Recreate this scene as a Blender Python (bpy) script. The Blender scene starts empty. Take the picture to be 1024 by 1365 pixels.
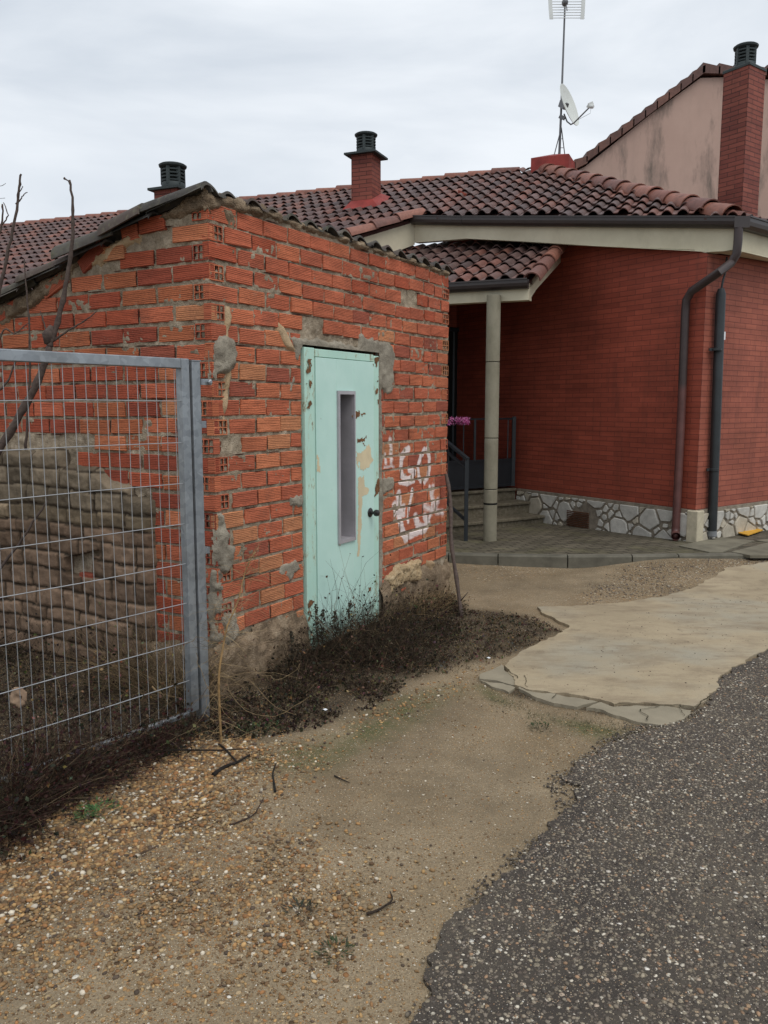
import bpy, bmesh, math, random
import numpy as np
from mathutils import Vector, Matrix
random.seed(7); RN = np.random.RandomState(11)
scn = bpy.context.scene
COL = scn.collection
R = math.radians
# ---------------------------------------------------------------- camera
TH = R(7.35); F = 1104.0; CZ = 1.7
cd = bpy.data.cameras.new('camera'); cam = bpy.data.objects.new('camera', cd); COL.objects.link(cam)
cam.location = (0, 0, CZ); cam.rotation_euler = (R(90) - TH, 0, 0)
cd.sensor_fit = 'VERTICAL'; cd.sensor_height = 24; cd.lens = 24 * F / 1365; cd.clip_start = .05; cd.clip_end = 500
scn.camera = cam
# ---------------------------------------------------------------- world, sun, exposure
SUN_EL, SUN_ROT = R(60), R(148)
w = bpy.data.worlds.new('World'); scn.world = w; w.use_nodes = True
nt = w.node_tree; nt.nodes.clear()
wo = nt.nodes.new('ShaderNodeOutputWorld'); bg = nt.nodes.new('ShaderNodeBackground')
sky = nt.nodes.new('ShaderNodeTexSky'); sky.sky_type = 'NISHITA'; sky.sun_disc = False
sky.sun_elevation = SUN_EL; sky.sun_rotation = SUN_ROT; sky.dust_density = 2
tc = nt.nodes.new('ShaderNodeTexCoord'); mp = nt.nodes.new('ShaderNodeMapping'); mp.inputs['Scale'].default_value = (1.2, 1.2, 4.5)
mp.inputs['Location'].default_value = (.35, .1, .4)
nz = nt.nodes.new('ShaderNodeTexNoise'); nz.inputs['Scale'].default_value = 1.7; nz.inputs['Detail'].default_value = 7; nz.inputs['Roughness'].default_value = .5
nz.inputs['Distortion'].default_value = .4
cr = nt.nodes.new('ShaderNodeValToRGB')
cr.color_ramp.elements[0].position = .33; cr.color_ramp.elements[0].color = (5.6, 6.2, 6.95, 1)
cr.color_ramp.elements[1].position = .62; cr.color_ramp.elements[1].color = (8.5, 8.9, 9.35, 1)
mx = nt.nodes.new('ShaderNodeMix'); mx.data_type = 'RGBA'; mx.inputs[0].default_value = .93
L = nt.links.new
L(tc.outputs['Generated'], mp.inputs['Vector']); L(mp.outputs[0], nz.inputs['Vector']); L(nz.outputs['Fac'], cr.inputs[0])
L(sky.outputs[0], mx.inputs[6]); L(cr.outputs[0], mx.inputs[7]); L(mx.outputs[2], bg.inputs['Color']); L(bg.outputs[0], wo.inputs[0])
bg.inputs['Strength'].default_value = .1
sd = bpy.data.lights.new('sun', 'SUN'); so = bpy.data.objects.new('sun', sd); COL.objects.link(so)
sd.energy = 1.45; sd.angle = R(38); sd.color = (1, .97, .92)
az = SUN_ROT  # measured from +Y clockwise
so.rotation_euler = Vector((math.sin(az) * math.cos(SUN_EL), math.cos(az) * math.cos(SUN_EL), math.sin(SUN_EL))).to_track_quat('Z', 'Y').to_euler()
scn.view_settings.view_transform = 'Standard'; scn.view_settings.look = 'None'; scn.view_settings.gamma = 1
scn.view_settings.exposure = 0.14
scn.render.engine = 'CYCLES'

# ---------------------------------------------------------------- pixel <-> world helpers (true distances)
def ray(px, py):
    a = (px - 512) / F; v = (682.5 - py) / F
    return Vector((a, math.cos(TH) + v * math.sin(TH), -math.sin(TH) + v * math.cos(TH)))
CAM = Vector((0, 0, CZ))
def atY(px, py, Y): r = ray(px, py); return CAM + r * (Y / r.y)
def atZ(px, py, z=0.0): r = ray(px, py); return CAM + r * ((z - CZ) / r.z)
def onpl(px, py, n, p): r = ray(px, py); return CAM + r * ((Vector(p) - CAM).dot(n) / r.dot(n))

# ---------------------------------------------------------------- numpy noise
def _h(ix, iy, seed):
    n = (ix * 374761393 + iy * 668265263 + seed * 1442695041) & 0xFFFFFFFF
    n = ((n ^ (n >> 13)) * 1274126177) & 0xFFFFFFFF
    return ((n ^ (n >> 16)) & 0xFFFF) / 65535.0
def vn(x, y, seed=0):
    x = np.asarray(x, float); y = np.asarray(y, float)
    ix = np.floor(x).astype(np.int64); iy = np.floor(y).astype(np.int64); fx = x - ix; fy = y - iy
    fx = fx * fx * (3 - 2 * fx); fy = fy * fy * (3 - 2 * fy)
    a = _h(ix, iy, seed); b = _h(ix + 1, iy, seed); c = _h(ix, iy + 1, seed); d = _h(ix + 1, iy + 1, seed)
    return (a * (1 - fx) + b * fx) * (1 - fy) + (c * (1 - fx) + d * fx) * fy
def fbm(x, y, seed=0, oc=4, ro=.5):
    s = 0; a = 1; t = 0
    for k in range(oc):
        s = s + a * vn(np.asarray(x) * 2 ** k, np.asarray(y) * 2 ** k, seed + k * 17); t += a; a *= ro
    return s / t * 2 - 1
def sdpoly(x, y, poly):
    """signed distance, positive inside"""
    x = np.asarray(x, float); y = np.asarray(y, float)
    d = np.full(x.shape, 1e9); ins = np.zeros(x.shape, bool); n = len(poly)
    for i in range(n):
        x0, y0 = poly[i][:2]; x1, y1 = poly[(i + 1) % n][:2]
        ex, ey = x1 - x0, y1 - y0; l2 = ex * ex + ey * ey + 1e-12
        t = np.clip(((x - x0) * ex + (y - y0) * ey) / l2, 0, 1)
        d = np.minimum(d, np.hypot(x - x0 - t * ex, y - y0 - t * ey))
        c = ((y0 > y) != (y1 > y)) & (x < (x1 - x0) * (y - y0) / (y1 - y0 + 1e-12) + x0)
        ins ^= c
    return np.where(ins, d, -d)
def sst(a, b, x): t = np.clip((np.asarray(x, float) - a) / (b - a), 0, 1); return t * t * (3 - 2 * t)

# ---------------------------------------------------------------- object helpers
def tag(o, label=None, cat=None, group=None, kind=None):
    if label: o['label'] = label
    if cat: o['category'] = cat
    if group: o['group'] = group
    if kind: o['kind'] = kind
    return o
def empty(name, loc, label, cat, group=None):
    o = bpy.data.objects.new(name, None); COL.objects.link(o); o.location = loc; o.empty_display_size = .1
    return tag(o, label, cat, group)
def wloc(o):
    v = Vector((0, 0, 0))
    while o: v = v + o.location; o = o.parent
    return v
class MB:
    def __init__(s): s.v = []; s.f = []; s.c = []; s.uv = []
    def add(s, vs, fs, col=None, uv=None):
        b = len(s.v); s.v += [tuple(p) for p in vs]; s.f += [tuple(i + b for i in f) for f in fs]
        s.c += [(col if col is not None else (1, 1, 1))] * len(vs) if not (isinstance(col, list)) else col
        s.uv += uv if uv is not None else [(0, 0)] * len(vs)
    def box(s, lo, hi, col=None):
        x0, y0, z0 = lo; x1, y1, z1 = hi
        s.add([(x0, y0, z0), (x1, y0, z0), (x1, y1, z0), (x0, y1, z0), (x0, y0, z1), (x1, y0, z1), (x1, y1, z1), (x0, y1, z1)],
              [(0, 3, 2, 1), (4, 5, 6, 7), (0, 1, 5, 4), (1, 2, 6, 5), (2, 3, 7, 6), (3, 0, 4, 7)], col)
    def prism(s, poly, vec, col=None, uv=None):
        n = len(poly); vec = Vector(vec); P = [Vector(p) for p in poly]; Q = [p + vec for p in P]
        s.add(P + Q, [tuple(range(n))[::-1], tuple(range(n, 2 * n))] + [(i, (i + 1) % n, n + (i + 1) % n, n + i) for i in range(n)], col, (uv * 2 if uv else None))
    def beam(s, a, b, wx, wz, up=(0, 0, 1), col=None):
        a = Vector(a); b = Vector(b); d = (b - a).normalized(); u = Vector(up); x = d.cross(u)
        if x.length < 1e-3: x = d.cross(Vector((1, 0, 0)))
        x.normalize(); y = x.cross(d).normalized()
        c = [(-1, -1), (1, -1), (1, 1), (-1, 1)]
        s.add([a + x * (i * wx / 2) + y * (j * wz / 2) for i, j in c] + [b + x * (i * wx / 2) + y * (j * wz / 2) for i, j in c],
              [(3, 2, 1, 0), (4, 5, 6, 7), (0, 1, 5, 4), (1, 2, 6, 5), (2, 3, 7, 6), (3, 0, 4, 7)], col)
    def tube(s, pts, r, n=6, col=None, cap=True):
        pts = [Vector(p) for p in pts]; m = len(pts); rr = r if isinstance(r, (list, tuple)) else [r] * m
        vs = []; px = None
        for i, p in enumerate(pts):
            d = (pts[min(i + 1, m - 1)] - pts[max(i - 1, 0)])
            if d.length < 1e-9: d = Vector((0, 0, 1))
            d.normalize()
            if px is None:
                px = d.cross(Vector((0, 0, 1)) if abs(d.z) < .9 else Vector((1, 0, 0))).normalized()
            else:
                px = (px - d * px.dot(d)).normalized()
            py = d.cross(px)
            for k in range(n):
                a = 2 * math.pi * k / n; vs.append(p + (px * math.cos(a) + py * math.sin(a)) * rr[i])
        fs = [(i * n + k, i * n + (k + 1) % n, (i + 1) * n + (k + 1) % n, (i + 1) * n + k) for i in range(m - 1) for k in range(n)]
        if cap: fs += [tuple(range(n))[::-1], tuple(range((m - 1) * n, m * n))]
        s.add(vs, fs, col)
    def lathe(s, c, prof, n=24, col=None, ax=None):
        """prof: list of (radius, height)"""
        c = Vector(c); q = Vector(ax).normalized().to_track_quat('Z', 'Y') if ax is not None else None
        vs = []
        for r, h in prof:
            for k in range(n):
                a = 2 * math.pi * k / n; p = Vector((r * math.cos(a), r * math.sin(a), h))
                vs.append(c + (q @ p if q else p))
        m = len(prof)
        fs = [(i * n + k, i * n + (k + 1) % n, (i + 1) * n + (k + 1) % n, (i + 1) * n + k) for i in range(m - 1) for k in range(n)]
        fs += [tuple(range(n))[::-1], tuple(range((m - 1) * n, m * n))]
        s.add(vs, fs, col)
    def build(s, name, mat, parent=None, smooth=False, attr=False, uv=False, angle=None):
        off = wloc(parent) if parent else Vector((0, 0, 0))
        me = bpy.data.meshes.new(name)
        me.from_pydata([(p[0] - off.x, p[1] - off.y, p[2] - off.z) for p in s.v], [], s.f); me.update()
        if attr:
            a = me.color_attributes.new('col', 'FLOAT_COLOR', 'POINT')
            arr = np.ones((len(s.v), 4), np.float32); arr[:, :3] = np.array([c[:3] for c in s.c], np.float32); a.data.foreach_set('color', arr.ravel())
        if uv:
            ul = me.uv_layers.new(name='UVMap'); li = np.zeros(len(me.loops), np.int32); me.loops.foreach_get('vertex_index', li)
            ul.data.foreach_set('uv', np.array(s.uv, np.float32)[li].ravel())
        if smooth: me.polygons.foreach_set('use_smooth', [True] * len(me.polygons))
        o = bpy.data.objects.new(name, me); COL.objects.link(o); me.materials.append(mat)
        if parent: o.parent = parent
        if smooth and angle is not None:
            bm = bmesh.new(); bm.from_mesh(me)
            for e in bm.edges:
                if len(e.link_faces) == 2 and e.calc_face_angle() > angle: e.smooth = False
            bm.to_mesh(me); bm.free()
        return o
def gridmesh(name, X, Y, Z, keep, mat, parent=None, attrs=None, uvs=None, smooth=True, cols=None):
    """X,Y,Z arrays (m,n) world; keep mask for cells (m-1,n-1)"""
    m, n = X.shape; idx = np.arange(m * n).reshape(m, n)
    q = np.stack([idx[:-1, :-1], idx[:-1, 1:], idx[1:, 1:], idx[1:, :-1]], -1)
    q = q[keep] if keep is not None else q.reshape(-1, 4)
    used = np.unique(q); remap = -np.ones(m * n, int); remap[used] = np.arange(len(used)); q = remap[q]
    V = np.stack([X.ravel(), Y.ravel(), Z.ravel()], -1)[used]
    if parent: V = V - np.array(wloc(parent))
    me = bpy.data.meshes.new(name); me.vertices.add(len(V)); me.vertices.foreach_set('co', V.ravel())
    me.loops.add(q.size); me.loops.foreach_set('vertex_index', q.ravel().astype(np.int32))
    me.polygons.add(len(q)); me.polygons.foreach_set('loop_start', np.arange(0, q.size, 4, dtype=np.int32)); me.polygons.foreach_set('loop_total', np.full(len(q), 4, np.int32))
    me.update(calc_edges=True); me.validate()
    if smooth: me.polygons.foreach_set('use_smooth', [True] * len(me.polygons))
    for k, a in (attrs or {}).items():
        at = me.attributes.new(k, 'FLOAT', 'POINT'); at.data.foreach_set('value', np.asarray(a, np.float32).ravel()[used])
    if cols is not None:
        a = me.color_attributes.new('col', 'FLOAT_COLOR', 'POINT'); arr = np.ones((len(used), 4), np.float32); arr[:, :3] = cols.reshape(-1, 3)[used]; a.data.foreach_set('color', arr.ravel())
    if uvs is not None:
        ul = me.uv_layers.new(name='UVMap'); U = np.stack([uvs[0].ravel(), uvs[1].ravel()], -1)[used].astype(np.float32); ul.data.foreach_set('uv', U[q.ravel()].ravel())
    o = bpy.data.objects.new(name, me); COL.objects.link(o); me.materials.append(mat)
    if parent: o.parent = parent
    return o

# ---------------------------------------------------------------- material helper
class Mat:
    def __init__(s, name, rough=.85, spec=.3, metal=0.0):
        s.m = bpy.data.materials.new(name); s.m.use_nodes = True; s.t = s.m.node_tree; s.t.nodes.clear()
        s.o = s.n('ShaderNodeOutputMaterial'); s.b = s.n('ShaderNodeBsdfPrincipled'); s.l(s.b.outputs[0], s.o.inputs[0])
        s.b.inputs['Roughness'].default_value = rough; s.b.inputs['Specular IOR Level'].default_value = spec; s.b.inputs['Metallic'].default_value = metal
        s._tc = None
    def n(s, k): return s.t.nodes.new(k)
    def l(s, a, b): s.t.links.new(a, b)
    def obj(s):
        if not s._tc: s._tc = s.n('ShaderNodeTexCoord')
        return s._tc.outputs['Object']
    def uv(s):
        if not s._tc: s._tc = s.n('ShaderNodeTexCoord')
        return s._tc.outputs['UV']
    def map(s, src, scale=(1, 1, 1), loc=(0, 0, 0), rot=(0, 0, 0)):
        m = s.n('ShaderNodeMapping'); s.l(src, m.inputs[0]); m.inputs['Scale'].default_value = scale; m.inputs['Location'].default_value = loc; m.inputs['Rotation'].default_value = rot
        return m.outputs[0]
    def noise(s, scale, det=4, ro=.55, vec=None, dist=0, col=False):
        n = s.n('ShaderNodeTexNoise'); s.l(vec if vec is not None else s.obj(), n.inputs['Vector'])
        n.inputs['Scale'].default_value = scale; n.inputs['Detail'].default_value = det; n.inputs['Roughness'].default_value = ro; n.inputs['Distortion'].default_value = dist
        return n.outputs['Color' if col else 'Fac']
    def vor(s, scale, vec=None, feat='F1', rnd=1, out='Distance'):
        n = s.n('ShaderNodeTexVoronoi'); n.feature = feat; s.l(vec if vec is not None else s.obj(), n.inputs['Vector'])
        n.inputs['Scale'].default_value = scale; n.inputs['Randomness'].default_value = rnd
        return n.outputs[out] if out else n
    def ramp(s, fac, pts, interp='LINEAR'):
        r = s.n('ShaderNodeValToRGB'); s.l(fac, r.inputs[0]); c = r.color_ramp; c.interpolation = interp
        while len(c.elements) < len(pts): c.elements.new(.5)
        for e, (p, col) in zip(c.elements, pts):
            e.position = p; e.color = (col, col, col, 1) if isinstance(col, (int, float)) else (*col, 1)
        return r.outputs[0]
    def mix(s, f, a, b, mode='MIX'):
        m = s.n('ShaderNodeMix'); m.data_type = 'RGBA'; m.blend_type = mode
        for i, v in ((0, f), (6, a), (7, b)):
            if isinstance(v, (int, float)): m.inputs[i].default_value = v if i == 0 else (v, v, v, 1)
            elif isinstance(v, tuple): m.inputs[i].default_value = (*v, 1)
            else: s.l(v, m.inputs[i])
        return m.outputs[2]
    def math(s, op, a, b=0.0, c=None, clamp=False):
        m = s.n('ShaderNodeMath'); m.operation = op; m.use_clamp = clamp
        for i, v in enumerate((a, b, c)):
            if v is None: continue
            if isinstance(v, (int, float)): m.inputs[i].default_value = v
            else: s.l(v, m.inputs[i])
        return m.outputs[0]
    def attr(s, name, out='Color'):
        a = s.n('ShaderNodeAttribute'); a.attribute_name = name; return a.outputs[out]
    def sep(s, v): n = s.n('ShaderNodeSeparateXYZ'); s.l(v, n.inputs[0]); return n.outputs
    def color(s, v):
        if isinstance(v, tuple): s.b.inputs['Base Color'].default_value = (*v, 1)
        else: s.l(v, s.b.inputs['Base Color'])
        return s
    def rough(s, v): s.l(v, s.b.inputs['Roughness']); return s
    def bump(s, h, st=.5, dist=.01, prev=None):
        b = s.n('ShaderNodeBump'); b.inputs['Strength'].default_value = st; b.inputs['Distance'].default_value = dist; s.l(h, b.inputs['Height'])
        if prev is not None: s.l(prev, b.inputs['Normal'])
        s.l(b.outputs[0], s.b.inputs['Normal']); return b.outputs[0]

def simple(name, col, rough=.7, spec=.3, metal=0, var=.25, sc=6, bump=0, bsc=60, bd=.002):
    m = Mat(name, rough, spec, metal)
    n1 = m.noise(sc, 5, .6)
    dk = tuple(c * (1 - var) for c in col); lt = tuple(min(1, c * (1 + var)) for c in col)
    m.color(m.ramp(n1, [(.3, dk), (.7, lt)]))
    if bump: m.bump(m.noise(bsc, 4, .6), bump, bd)
    return m.m

M = {}
# ---- hollow clay bricks (with the two white spray-painted words on the wall beside the door)
def brick_mat(name, strokes=None):
    m = Mat(name, .88, .25)
    uv = m.uv(); c = m.attr('col')
    big = m.noise(2.5, 4, .6, uv); fine = m.noise(55, 4, .65, m.map(uv, (1, 1.8, 1)))
    v = m.ramp(fine, [(.25, .72), (.75, 1.2)]); c = m.mix(1, c, v, 'MULTIPLY')
    v2 = m.ramp(big, [(.3, .82), (.7, 1.1)]); c = m.mix(1, c, v2, 'MULTIPLY')
    # scored grooves, slightly slanted in each brick
    s = m.sep(uv)
    wob = m.math('MULTIPLY', m.noise(9, 3, .6, uv), .011)
    ph = m.math('MULTIPLY', m.math('ADD', m.math('ADD', s[1], m.math('MULTIPLY', s[0], .02)), wob), 2 * math.pi / .0105)
    g = m.math('SINE', ph); g = m.math('ADD', m.math('MULTIPLY', g, .5), .5)
    gm = m.ramp(m.noise(14, 2, .5, m.map(uv, (.4, 3, 1))), [(.35, .15), (.6, 1.0)])
    gg = m.math('MULTIPLY', m.ramp(g, [(.0, 1.0), (.35, 0.0)]), gm)
    c = m.mix(m.math('MULTIPLY', gg, .72), c, (.12, .032, .018))
    # lime bloom and dirt
    bl = m.ramp(m.noise(6, 6, .7, uv), [(.62, 0.0), (.78, .55)])
    c = m.mix(bl, c, (.42, .30, .22))
    dt = m.ramp(m.noise(3.2, 6, .75, m.map(uv, (1, 1, 1), (4, 3, 0))), [(.56, 0.0), (.8, .7)])
    c = m.mix(dt, c, (.11, .06, .045))
    if strokes:
        P = m.map(uv, (1, 1, 0)); wn = m.noise(10, 3, .6, uv, col=True)
        off = m.n('ShaderNodeVectorMath'); off.operation = 'MULTIPLY_ADD'; m.l(wn, off.inputs[0]); off.inputs[1].default_value = (.03, .03, 0); off.inputs[2].default_value = (-.015, -.015, 0)
        ad = m.n('ShaderNodeVectorMath'); ad.operation = 'ADD'; m.l(P, ad.inputs[0]); m.l(off.outputs[0], ad.inputs[1]); P = ad.outputs[0]
        acc = None
        for (x0, y0, x1, y1, wd, al) in strokes:
            sb = m.n('ShaderNodeVectorMath'); sb.operation = 'SUBTRACT'; m.l(P, sb.inputs[0]); sb.inputs[1].default_value = (x0, y0, 0)
            ba = (x1 - x0, y1 - y0, 0); l2 = ba[0] ** 2 + ba[1] ** 2 + 1e-9
            dt_ = m.n('ShaderNodeVectorMath'); dt_.operation = 'DOT_PRODUCT'; m.l(sb.outputs[0], dt_.inputs[0]); dt_.inputs[1].default_value = (ba[0] / l2, ba[1] / l2, 0)
            t = m.math('ADD', dt_.outputs['Value'], 0, clamp=True)
            sc = m.n('ShaderNodeVectorMath'); sc.operation = 'SCALE'; sc.inputs[0].default_value = ba; m.l(t, sc.inputs['Scale'])
            ds = m.n('ShaderNodeVectorMath'); ds.operation = 'DISTANCE'; m.l(sb.outputs[0], ds.inputs[0]); m.l(sc.outputs[0], ds.inputs[1])
            q = m.math('MULTIPLY', m.math('SUBTRACT', 1.0, m.math('DIVIDE', ds.outputs['Value'], wd), clamp=True), al)
            acc = q if acc is None else m.math('MAXIMUM', acc, q)
        k = m.math('ADD', acc, m.math('MULTIPLY', m.math('SUBTRACT', m.noise(22, 5, .75, m.map(uv, (.5, 2.2, 1))), .45), .8))
        msk = m.math('MULTIPLY', m.ramp(k, [(.12, 0.0), (.48, .92)]), m.ramp(acc, [(.02, 0.0), (.1, 1.0)]))
        msk = m.math('MULTIPLY', msk, m.math('SUBTRACT', 1.0, m.math('MULTIPLY', gg, .55)))
        c = m.mix(msk, c, (.90, .80, .77))
    m.color(c)
    h = m.math('ADD', m.math('MULTIPLY', gg, -1.0), m.math('MULTIPLY', fine, .7))
    m.bump(h, 1.0, .005)
    return m.m
def stroke_path(pts, wd, al=1.0): return [(*pts[i], *pts[i + 1], wd, al) for i in range(len(pts) - 1)]
STR = []
# letters traced in wall metres (s along the wall, z up)
# wall-plane lookup for the strokes
S0 = atY(284, 540, 4.75); S0.z = 0
S1 = atY(597, 540, 7.45); S1.z = 0
E1 = (S1 - S0); WL = E1.length; E1.normalize(); N1 = Vector((E1.y, -E1.x, 0)); E2 = Vector((-E1.y, E1.x, 0)); N2 = Vector((-E1.x, -E1.y, 0))
def on1(px, py): p = onpl(px, py, N1, S0); return ((p - S0).dot(E1), p.z)
def on2(px, py): p = onpl(px, py, N2, S0); return ((p - S0).dot(E2), p.z)
def c6(l): return [on1(500 + x / 5.254, 560 + y / 5.254) for x, y in l]   # from a close look at the letters
for pts, wd, al in [
    ([(238, 205), (205, 225), (182, 265), (180, 330), (190, 395), (225, 420), (262, 410), (275, 365), (240, 345)], .035, 1),
    ([(170, 440), (230, 445), (275, 430)], .022, .8),
    ([(345, 205), (318, 260), (300, 330), (305, 390), (320, 425)], .03, .85),
    ([(365, 205), (380, 260), (378, 340), (370, 400), (350, 430)], .034, .9),
    ([(262, 485), (250, 545), (235, 640), (228, 715)], .026, .8),
    ([(165, 520), (168, 600), (172, 690), (185, 770), (215, 825)], .045, .9),
    ([(140, 600), (165, 640), (200, 620)], .05, .9), ([(140, 650), (200, 660)], .04, .7),
    ([(215, 830), (240, 810), (300, 780), (350, 770)], .04, .9),
    ([(285, 680), (300, 740), (340, 760), (375, 720), (350, 680)], .05, .8),
    ([(385, 470), (400, 560), (395, 640), (380, 700)], .03, .6),
    ([(410, 460), (400, 520), (430, 640), (470, 650)], .045, .45),
    ([(345, 600), (400, 640), (440, 560)], .05, .4),
    ([(110, 140), (115, 200), (112, 300)], .035, .5), ([(70, 240), (72, 300)], .03, .5), ([(60, 330), (130, 325)], .02, .4)]:
    STR += stroke_path(c6(pts), wd * 1.1, min(1, al * 1.15))
M['brick'] = brick_mat('clay_brick'); M['brick_paint'] = brick_mat('clay_brick_with_paint', STR)
m = Mat('brick_hole_shade', .95, .1); m.color((.045, .016, .012)); M['hole'] = m.m  # near-black colour stands in for shade in brick cells and joints

def mortar(name, a, b, c3, sc=18, bd=.008):
    m = Mat(name, .95, .15); n1 = m.noise(sc, 6, .7); n2 = m.noise(2.2, 4, .6)
    c = m.ramp(n1, [(.25, a), (.5, b), (.78, c3)]); c = m.mix(1, c, m.ramp(n2, [(.3, .75), (.7, 1.15)]), 'MULTIPLY')
    sp = m.ramp(m.vor(110), [(.0, .7), (.5, 1.1)]); c = m.mix(1, c, sp, 'MULTIPLY')
    m.color(c); m.bump(m.math('ADD', m.noise(70, 5, .7), m.math('MULTIPLY', m.vor(120), .5)), .9, bd); return m.m
M['mortar'] = mortar('old_mortar', (.16, .125, .085), (.31, .25, .18), (.50, .42, .32))
M['cement'] = mortar('grey_cement', (.18, .155, .12), (.265, .235, .185), (.38, .34, .27), 9, .005)
M['cream_render'] = mortar('cream_render', (.32, .22, .13), (.42, .30, .18), (.50, .38, .25), 9, .004)
M['rubble'] = mortar('rubble_stone', (.09, .065, .045), (.24, .175, .115), (.42, .33, .23), 12, .014)
# adobe, colour from vertices
m = Mat('adobe', .95, .12); c = m.attr('col'); n1 = m.noise(14, 7, .7)
c = m.mix(1, c, m.ramp(n1, [(.25, .6), (.75, 1.35)]), 'MULTIPLY'); m.color(c)
m.bump(m.math('ADD', m.noise(40, 6, .75), m.math('MULTIPLY', m.noise(9, 3, .5), .8)), .8, .01); M['adobe'] = m.m
# painted steel door
m = Mat('mint_paint', .42, .45)
n = m.noise(3, 4, .6); c = m.ramp(n, [(.3, (.47, .70, .62)), (.7, (.56, .78, .70))])
sp = m.ramp(m.noise(1.2, 3, .5), [(.45, 0.0), (.8, .35)]); c = m.mix(sp, c, (.50, .70, .58))
ru = m.ramp(m.noise(16, 7, .8), [(.665, 0.0), (.70, 1.0)]); c = m.mix(ru, c, (.12, .05, .022))
zz = m.sep(m.obj()); dirt = m.math('MULTIPLY', m.ramp(zz[2], [(.0, 1.0), (.22, 0.0)]), m.noise(8, 5, .7)); c = m.mix(dirt, c, (.16, .16, .11))
m.color(c); m.bump(m.math('ADD', m.noise(7, 3, .5), m.math('MULTIPLY', ru, -.5)), .25, .004); M['mint'] = m.m
# edge strip: much more rust
m = Mat('mint_paint_rusty', .5, .4); n = m.noise(3, 4, .6); c = m.ramp(n, [(.3, (.43, .66, .56)), (.7, (.50, .73, .62))])
q = m.noise(11, 8, .8, m.map(m.obj(), (1, 1, .45))); ru = m.ramp(q, [(.585, 0.0), (.64, 1.0)]); c = m.mix(m.ramp(q, [(.53, 0.0), (.6, .6)]), c, (.42, .42, .26)); c = m.mix(ru, c, (.11, .045, .02))
m.color(c); m.bump(ru, -.5, .002); M['mint_rust'] = m.m
M['peach'] = simple('peach_primer', (.62, .52, .34), .7, var=.12)
m = Mat('galvanised', .42, .5, .75); n = m.vor(35, out='Color'); c = m.mix(.5, m.ramp(m.noise(5, 5, .6), [(.3, (.23, .25, .27)), (.7, (.40, .43, .45))]), m.ramp(n, [(.2, (.24, .26, .28)), (.8, (.42, .45, .47))]))
c = m.mix(m.ramp(m.noise(3, 6, .7, m.map(m.obj(), (1, 1, .4))), [(.5, 0.0), (.7, .4)]), c, (.16, .16, .155)); m.color(c); m.rough(m.ramp(m.noise(8, 3), [(.3, .35), (.7, .6)])); M['galv'] = m.m
M['wire'] = simple('galvanised_wire', (.38, .39, .40), .45, .5, .6, .2)
M['black_metal'] = simple('black_metal', (.018, .022, .026), .45, .4, .0, .2)
M['knob'] = simple('black_knob', (.015, .014, .013), .35, .5)
M['alum'] = simple('alu_frame', (.42, .40, .42), .4, .5, .3, .12)
M['inner'] = simple('inner_jamb', (.30, .27, .30), .6, .3, 0, .15)
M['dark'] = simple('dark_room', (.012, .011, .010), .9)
M['rustiron'] = simple('rusty_iron', (.10, .045, .025), .9, .2, 0, .4, 20, .5, 80)
# roof tiles
def tile_mat(name, moss=0.0, rough=.75):
    m = Mat(name, rough, .3); c = m.attr('col'); n1 = m.noise(16, 6, .7)
    c = m.mix(1, c, m.ramp(n1, [(.25, .65), (.75, 1.3)]), 'MULTIPLY')
    d = m.ramp(m.noise(3.1, 6, .7), [(.5, 0.0), (.72, .5)]); c = m.mix(d, c, (.045, .035, .032))
    if moss:
        c = m.mix(m.ramp(m.noise(24, 6, .75), [(.55, 0.0), (.7, moss)]), c, (.16, .15, .10))
        c = m.mix(m.ramp(m.noise(9, 6, .75, m.map(m.obj(), loc=(5, 5, 5))), [(.55, 0.0), (.7, moss * .8)]), c, (.075, .08, .035))
    m.color(c); m.bump(m.noise(70, 4, .6), .4, .003); return m.m
M['tile'] = tile_mat('clay_roof_tile', .0, .55); M['oldtile'] = tile_mat('weathered_concrete_tile', .8, .95)
# house brick (fine, painted)
def housebrick(name, c1, c2, cm, squash=1.0, bumpst=.4):
    m = Mat(name, .7, .3); b = m.n('ShaderNodeTexBrick'); m.l(m.map(m.uv(), (1, 1, 1)), b.inputs['Vector'])
    b.inputs['Scale'].default_value = 1; b.inputs['Brick Width'].default_value = .25; b.inputs['Row Height'].default_value = .062; b.inputs['Mortar Size'].default_value = .005
    b.inputs['Mortar Smooth'].default_value = .3; b.inputs['Bias'].default_value = 0
    b.inputs['Color1'].default_value = (*c1, 1); b.inputs['Color2'].default_value = (*c2, 1); b.inputs['Mortar'].default_value = (*cm, 1)
    c = b.outputs['Color']; c = m.mix(1, c, m.ramp(m.noise(1.3, 5, .6, m.uv()), [(.3, .78), (.7, 1.15)]), 'MULTIPLY')
    c = m.mix(1, c, m.ramp(m.noise(3, 5, .7, m.map(m.uv(), (.15, 3, 1))), [(.3, .78), (.7, 1.2)]), 'MULTIPLY')
    dr = m.noise(2.2, 6, .7, m.map(m.uv(), (2.2, .35, 1), (3, 0, 0))); c = m.mix(m.ramp(dr, [(.52, 0.0), (.75, .5)]), c, (.10, .035, .025))
    c = m.mix(m.ramp(m.noise(5, 7, .8, m.uv()), [(.64, 0.0), (.8, .35)]), c, (.30, .16, .12))
    m.color(c); nb = m.bump(m.math('ADD', m.math('MULTIPLY', b.outputs['Fac'], -1.0), m.math('MULTIPLY', m.noise(60, 4, .6, m.uv()), .3)), bumpst, .008); return m.m
M['hbrick'] = housebrick('painted_fine_brick', (.34, .074, .042), (.27, .058, .034), (.18, .042, .028))
M['hbrick_side'] = housebrick('painted_fine_brick_side', (.35, .105, .066), (.29, .085, .056), (.18, .052, .036))
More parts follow.
